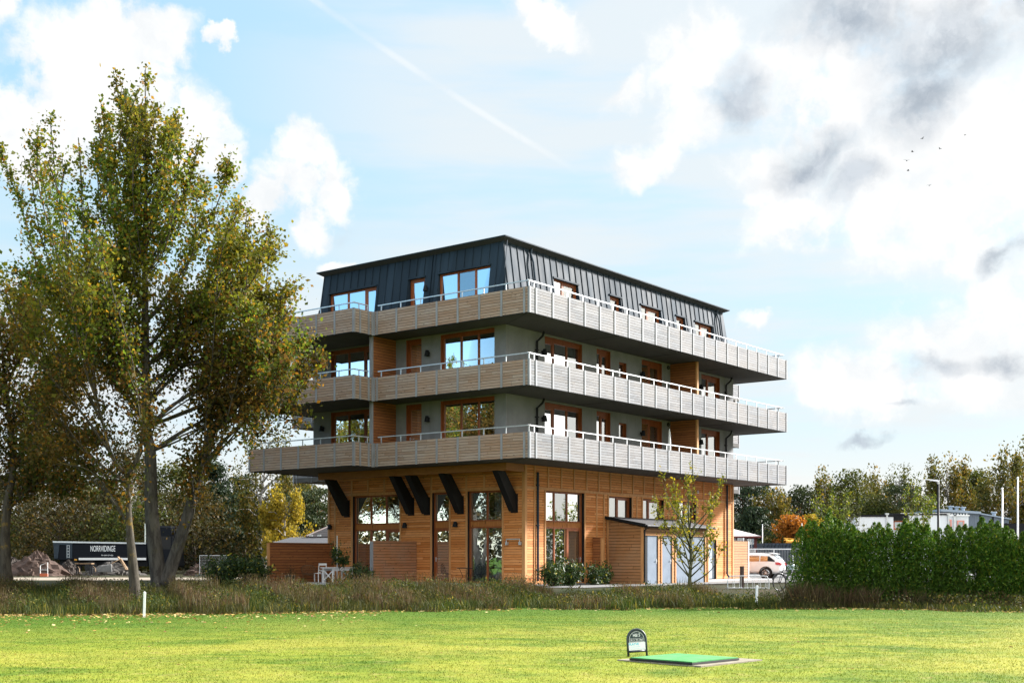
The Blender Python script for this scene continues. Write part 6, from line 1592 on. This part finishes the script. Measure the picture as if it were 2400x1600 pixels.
# ------------------------------------------------------------------ the building site on the left
def trailer():
    d = 95; o = thing('tipper_trailer', 'black tipper trailer with white lettering behind the poplar trunks', 'trailer', (X(128, d), d, -.12), R(-2)); ln = X(345, d) - X(128, d); z0 = Z(1311, d) + .12; z1 = Z(1267.5, d) + .12
    M['trailer_black'] = plain('trailer_black', (0.007, 0.009, 0.013), .65, var=.3, spec=.12); M['trailer_grey'] = plain('trailer_grey', (0.03, 0.043, 0.056), .6, var=.25, spec=.2)
    a = MB(); a.hexa([(0, 0, z0), (ln, 0, z0), (ln, 2.4, z0), (0, 2.4, z0), (-.1, 0, z1), (ln, 0, z1 - .12), (ln, 2.4, z1 - .12), (-.1, 2.4, z1)]); a.build('body', M['trailer_black'], o)
    a = MB(); a.beam((-.12, -.04, z1 - .05), (ln, -.04, z1 - .17), .07, .12); a.build('top_rail', M['galv'], o)
    a = MB(); a.box(1.9, ln, -.06, -.005, z0 - .02, z0 + .15); a.build('side_stripe', M['white'], o)
    a = MB(); a.hexa([(-.02, -.05, z0 + .1), (.26, -.05, z0 + .1), (.26, 0, z0 + .1), (-.02, 0, z0 + .1), (-.08, -.05, z1 - .1), (.42, -.05, z1 - .1), (.42, 0, z1 - .1), (-.08, 0, z1 - .1)]); a.box(.92, 1.38, -.05, 0, z0 + .1, z1 - .1); a.box(-.08, 1.4, -.06, 0, z1 - .28, z1 - .1); a.build('rear_panel', M['trailer_grey'], o)
    l = MB(); l.box(.98, 1.01, -.08, -.055, z0 + .15, z1 - .3); l.box(1.16, 1.19, -.08, -.055, z0 + .15, z1 - .3)
    for k in range(5): l.box(.98, 1.19, -.08, -.055, z0 + .2 + k * .22, z0 + .23 + k * .22)
    l.build('ladder', M['galv'], o)
    text('lettering', 'NORRVIDINGE', .62, M['lettering'], o, (3.75, -.012, (z0 + z1) / 2 + .12), sx=.47, bold=.004, ext=.004)
    text('lettering', 'för mark och miljö', .15, M['lettering'], o, (4.1, -.012, (z0 + z1) / 2 - .36), sx=.8, ext=.004)
    for wx in (1.5, 2.8, 4.1):
        w = MB(); w.lathe([(0, -.02), (.2, -.02), (.28, .06), (.5, .06), (.5, .38), (0, .38)], 20, (wx, 0, .5), 'y'); w.build('wheel', M['tyre'], o)
    a = MB(); a.box(.3, ln, .3, 2.1, .6, z0); a.build('chassis', M['blackmetal'], o)
    q = MB(); q.box(1.55, 1.75, -.05, -.01, z0 - .05, z0 + .06); q.build('marker_lamp', M['tarp'], o)
    t = thing('truck', 'black truck cab glimpsed between the forked poplar trunks', 'truck', (X(345, d), d + .1, -.12), R(-2))
    b = MB(); b.hexa([(0, 0, .5), (2.2, 0, .5), (2.2, 2.4, .5), (0, 2.4, .5), (0, 0, 3.7), (1.9, 0, 3.7), (1.9, 2.4, 3.7), (0, 2.4, 3.7)]); b.build('cab', M['trailer_black'], t, bevel=.12)
    b = MB(); b.box(.9, 1.8, -.02, -.002, 1.9, 2.9); b.build('side_window', M['black_rubber'], t)
    b = MB(); b.lathe([(0, -.02), (.25, -.02), (.5, .06), (.5, .38), (0, .38)], 20, (1.4, 0, .5), 'y'); b.build('wheel', M['tyre'], t)
    b = MB(); b.box(-.3, -.2, .2, .35, .6, 3.9); b.build('exhaust', M['chrome'], t)
trailer()
def mound(name, label, x, y, w, dpt, h, m, seed, cat='soil heap', grp=None):
    rng = np.random.default_rng(seed); mb = MB(); n, k = 30, 12; root = thing(name, label, cat, (x, y, -.16), group=grp)
    for i in range(k + 1):
        f = i / k
        for j in range(n):
            a = 2 * math.pi * j / n; r = f * (1 + .10 * math.sin(a * 3 + seed) + .05 * rng.normal()); hh = h * (1 - f) ** .95 + .05 * h * rng.normal() * (0 < i < k) * 1.1
            mb.v.append((w * r * math.cos(a), dpt * r * math.sin(a), max(hh, 0)))
    for i in range(k):
        for j in range(n): mb.f.append((i * n + j, i * n + (j + 1) % n, (i + 1) * n + (j + 1) % n, (i + 1) * n + j))
    mb.build('soil', m, root, smooth=False)
    cl = MB()
    for q in range(26):
        a = rng.uniform(3.4, 6.0); f = rng.uniform(.3, .95); s = rng.uniform(.05, .16); p = (w * f * math.cos(a), dpt * f * math.sin(a), h * (1 - f) * .95)
        cl.hexa([(p[0] + s * rng.uniform(.6, 1.3) * cx, p[1] + s * rng.uniform(.6, 1.3) * cy, p[2] + s * rng.uniform(.5, 1.0) * cz) for cz in (-1, 1) for cx, cy in ((-1, -1), (1, -1), (1, 1), (-1, 1))])
    cl.build('clod', m, root)
    return root
M['soil'] = stained('brown_soil', (0.040, 0.024, 0.018), (0.075, 0.046, 0.034), 1.4, streak=False)
M['soil_dark'] = stained('dark_soil', (0.022, 0.017, 0.014), (0.042, 0.031, 0.025), 1.4, streak=False)
M['rubble'] = stained('rubble', (0.035, 0.03, 0.026), (0.085, 0.078, 0.07), 2.0, streak=False)
mound('soil_heap', 'tall brown soil heap sloping down beside the trailer at far left', X(88, 87), 87, 2.4, 2.2, 1.8, M['soil'], 3, grp='soil heaps')
mound('soil_heap', 'smaller dark soil heap under the trailer tail', X(160, 90), 90, 1.15, 1.2, 1.15, M['soil_dark'], 4, grp='soil heaps')
mound('soil_heap', 'dark soil heap left of the tall brown one', X(30, 88), 88, 1.6, 1.6, 1.35, M['soil_dark'], 6, grp='soil heaps')
mound('rubble_heap', 'low heap of broken concrete and roots under the trailer lettering', X(262, 90), 90, 2.4, 1.5, 1.05, M['rubble'], 8, 'rubble', 'soil heaps')
mound('soil_heap', 'low reddish brown heap by the construction fence', X(462, 88), 88, .95, 1.0, .85, M['soil'], 9, grp='soil heaps')
M['plank'] = grainwood('old_plank', (0.24, 0.16, 0.09), .6, sz=.4)
M['concrete_bit'] = stained('broken_concrete', (0.10, 0.10, 0.10), (0.17, 0.17, 0.165), 2)
rp = random.Random(9)
for i, (px, py0, px1, py1, y, lab) in enumerate(((272, 1304, 296, 1333, 87.5, 'pale broken plank leaning steeply on the rubble heap'), (214, 1326, 224, 1337, 87, 'thin bent branch left of the rubble heap'), (178, 1327, 186, 1338, 87, 'thin branch stub at the foot of the dark heap'), (276, 1310, 262, 1318, 88, 'short grey root sticking out of the rubble top'))):
    o = thing('plank' if i == 0 else 'branch', lab, 'plank' if i == 0 else 'branch', (X(px1, y), y, Z(py1, y)), group='timber on the rubble')
    dx, dz = X(px, y) - X(px1, y), Z(py0, y) - Z(py1, y)
    a = MB()
    if i == 0: a.beam((0, 0, -.05), (dx, .5, dz), .16, .05); a.beam((.15, -.1, -.05), (dx + .22, .4, dz * .85), .10, .04)
    else: a.tube([(0, 0, -.05), (dx * .5 + .06, .2, dz * .55), (dx, .4, dz)], [.035, .03, .018], 6)
    a.build('wood', M['plank'], o)
o = thing('concrete_block', 'grey concrete slab piece resting on the rubble heap', 'block', (X(246, 88.2), 88.2, .45), .3)
a = MB(); a.hexa([(-.5, -.3, -.35), (.5, -.3, -.35), (.5, .3, -.3), (-.5, .3, -.3), (-.3, -.2, .12), (.45, -.15, .24), (.4, .2, .22), (-.25, .2, .14)]); a.build('slab', M['concrete_bit'], o, bevel=.04)
o = thing('site_table', 'dark trestle with pale plank top between the soil heaps', 'trestle', (X(198, 88.5), 88.5, -.14))
a = MB(); a.box(-.6, .6, -.3, .3, .82, .90); a.build('top', M['plank'], o)
for sx in (-.5, .5):
    for sy in (-.22, .22):
        a = MB(); a.beam((sx, sy, 0), (sx * .9, sy * .7, .82), .08, .08); a.build('leg', M['blackmetal'], o)
o = thing('white_stand', 'white metal frame with red foot at the bottom of the tall soil heap', 'frame', (X(103, 84), 84, -.13))
a = MB(); a.tube([(-.25, 0, 0), (-.25, 0, .75), (.25, 0, .95), (.25, 0, 0)], .025, 6); a.tube([(-.25, 0, .45), (.25, 0, .45)], .02, 6); a.build('frame', M['white'], o)
a = MB(); a.box(-.27, .27, -.04, .04, 0, .2); a.build('foot', M['orange'], o)
d = 86; o = thing('construction_fence', 'wire mesh construction fence panel left of the laurel bush', 'fence', (X(468, d), d, -.13)); w = X(530, d) - X(468, d); h = Z(1301, d) + .13
a = MB(); a.tube([(0, 0, .05), (0, 0, h), (w, 0, h), (w, 0, .05)], .022, 6); a.build('frame', M['galv'], o)
a = MB(); [a.box(k * .1, k * .1 + .006, -.003, .003, .1, h) for k in range(int(w / .1))]; [a.box(0, w, -.003, .003, .1 + k * .25, .106 + k * .25) for k in range(int(h / .25))]; a.build('wire_mesh', M['galv'], o)
a = MB(); a.box(-.3, .3, -.12, .12, 0, .12); a.box(w - .3, w + .3, -.12, .12, 0, .12); a.build('foot_block', M['concrete_bit'], o)
def outhouse():
    d = 84; o = thing('outbuilding', 'low outbuilding with dark tiled hip roof behind the brown boarded screen', 'building', (X(640, d), d, -.12)); x = lambda px: X(px, d) - X(640, d); z = lambda py: Z(py, d) + .12
    M['tiles'] = boards('dark_tiles', [(0.040, 0.038, 0.04), (0.055, 0.05, 0.052)], bh=.16, seg=.25, knots=False, gap=.14, gapcol=(.012, .012, .012))
    w = MB(); w.box(x(650), x(800), 2.2, 7, 0, z(1262)); w.box(x(640) + .4, x(800), .2, 2.2, 0, z(1273)); w.build('wall', M['larch_dark'], o)
    r = MB(); r.add([(x(706), 2.0, z(1256)), (x(830), 2.0, z(1256)), (x(830), 4.5, z(1205)), (x(770), 4.5, z(1221)), (x(706), 7, z(1256))], [(0, 1, 2, 3), (0, 3, 4)]); r.add([(x(706), 2.0, z(1258)), (x(830), 2.0, z(1258)), (x(830), 2.0, z(1256)), (x(706), 2.0, z(1256))], [(0, 1, 2, 3)]); rr = r.build('roof', M['tiles'], o)
    h = MB(); h.tube([(x(706), 2.0, z(1256) + .04), (x(770), 4.5, z(1221) + .04)], .07, 6); h.build('hip_tile', M['rust'], rr)
    s = MB()
    for px in (718, 738): s.box(x(px) - .12, x(px) + .12, 1.85, 1.95, z(1255), z(1251))
    s.build('snow_guard', M['galv'], rr)
    f = MB(); f.add([(x(636), -.2, z(1272)), (x(800), -.2, z(1272)), (x(800), 2.2, z(1257)), (x(668), 2.2, z(1257))], [(0, 1, 2, 3)]); f.add([(x(636), -.2, z(1275)), (x(800), -.2, z(1275)), (x(800), -.2, z(1272)), (x(636), -.2, z(1272))], [(0, 1, 2, 3)]); f.build('lean_to_roof', M['tar'], o)
outhouse()

# ------------------------------------------------------------------ birds
def bird():
    b = thing('bird', 'tiny dark bird flying in the bright cloud at the right', 'bird', group='birds in the sky')
    m = MB(); m.lathe_s((0, 0, 0), .13, .045, .045, 10, 8); m.add([(-.12, -.02, 0), (-.22, -.05, .005), (-.22, .05, .005), (-.12, .02, 0), (.12, 0, .0), (.17, 0, .0)], [(0, 1, 2, 3)])
    m.lathe_s((.12, 0, .02), .035, .03, .03, 8, 6); m.build('body', M['blackmetal'], b, smooth=True)
    for s in (-1, 1):
        w = MB(); w.add([(.06, s * .03, .02), (.05, s * .18, .10), (-.03, s * .36, .07), (-.06, s * .18, .08), (-.06, s * .03, .02), (.06, s * .03, .03), (.05, s * .18, .11), (-.03, s * .36, .075), (-.06, s * .18, .09), (-.06, s * .03, .03)],
                        [(0, 1, 3, 4), (1, 2, 3), (5, 6, 8, 9), (6, 7, 8), (0, 1, 6, 5), (1, 2, 7, 6), (2, 3, 8, 7), (3, 4, 9, 8)]); w.build('wing', M['blackmetal'], b)
    return b
bd = bird()
for i, (px, py, y, rz) in enumerate(((2162, 325, 150, .4), (2138.5, 356, 140, 2.6), (2125, 377, 130, 1.2), (2128.5, 400, 135, 3.0), (2178, 435, 150, .9), (2203, 349, 165, 2.2), (2262, 317, 165, 1.8))):
    c = bd if i == 0 else copy_tree(bd)
    c.location = (X(px, y), y, Z(py, y)); c.rotation_euler = (.2 * (i % 3 - 1), 0, rz)

# trees beyond the left picture edge: the windows of the short front mirror them
src = [o for o in COL.objects if o.name == 'poplar_tree'][0]
for (x, y, rz, s, lab) in ((-30.5, 54.0, 1.9, .80, 'poplar mirrored in the ground floor windows, left of the picture'), (-36.0, 60.5, 3.6, .84, 'farther poplar mirrored in the left windows'), (-41.0, 49.0, .7, .85, 'nearer poplar mirrored in the balcony windows'),
                           (-28.5, 60.5, 5.0, .72, 'poplar mirrored beside the door glass, left of the picture'), (-33.0, 49.5, 4.2, .78, 'poplar mirrored low in the right hand panes of the short front')):
    c = copy_tree(src); c.location = (x, y, -.3); c.rotation_euler = (0, 0, rz); c.scale = (s, s, s); c['label'] = lab; c['group'] = 'poplars left of the picture'
# woods beyond both picture edges, mirrored low in the glazing
def side_wood(name, x, ys, h, m, seed, n):
    rng = np.random.default_rng(seed); y = rng.uniform(*ys, n); top = h * (.8 + .2 * np.sin(y * .31 + seed)); z = top * rng.random(n) ** .8
    o = np_mesh(name, leaf_faces(np.stack([x + rng.normal(0, 1.5, n), y, z], 1), .22, rng), 4, m); o['kind'] = 'stuff'
side_wood('distant_wood', -62, (15, 80), 6.0, M['leaf_brown'], 71, 14000)
side_wood('distant_wood', 74, (62, 120), 4.6, M['leaf_green'], 72, 12000)

# ------------------------------------------------------------------ things left out on the balconies
M['canvas'] = plain('white_canvas', (0.72, 0.73, 0.74), .8)
o = local_thing('closed_parasol', 'closed white parasol standing on the lowest balcony of the long front', 'parasol', 10.05, -1.5, 5.55)
a = MB(); a.tube([(0, 0, .05), (0, 0, 2.05)], .022, 8); a.build('pole', M['galv'], o)
a = MB(); a.lathe([(.03, .7), (.085, .8), (.075, 1.4), (.05, 1.9), (.012, 2.02)], 10); a.build('canopy', M['canvas'], o, smooth=True)
a = MB(); a.lathe([(0, 0), (.24, 0), (.24, .06), (.05, .09), (0, .09)], 14); a.build('base', M['concrete'], o)
for zf, lab in ((5.55, 'brown garden sofa with dark cushion on the lowest right balcony'), (8.55, 'brown garden sofa with dark cushion on the middle right balcony')):
    o = local_thing('garden_sofa', lab, 'sofa', 15.3, -1.35, zf, 0, 'sofas on the balconies')
    a = MB(); a.box(-.75, .75, -.4, .4, .14, .42); a.build('seat', M['wicker'], o)
    a = MB(); a.extrude([(-.75, .30, .42), (-.75, .40, .42), (-.75, .46, 1.02), (-.75, .38, 1.02)], (1.5, 0, 0)); a.box(-.80, -.70, -.4, .42, .14, .95); a.build('backrest', M['wicker'], o)
    a = MB(); a.box(.70, .80, -.4, .42, .14, .95); a.build('armrest', M['wicker'], o)
    a = MB(); a.box(.2, .62, .12, .30, .44, .98); a.build('cushion', M['black_rubber'], o, bevel=.04)
    for x in (-.68, .68):
        for y in (-.34, .34):
            a = MB(); a.box(x - .03, x + .03, y - .03, y + .03, 0, .14); a.build('leg', M['wicker'], o)
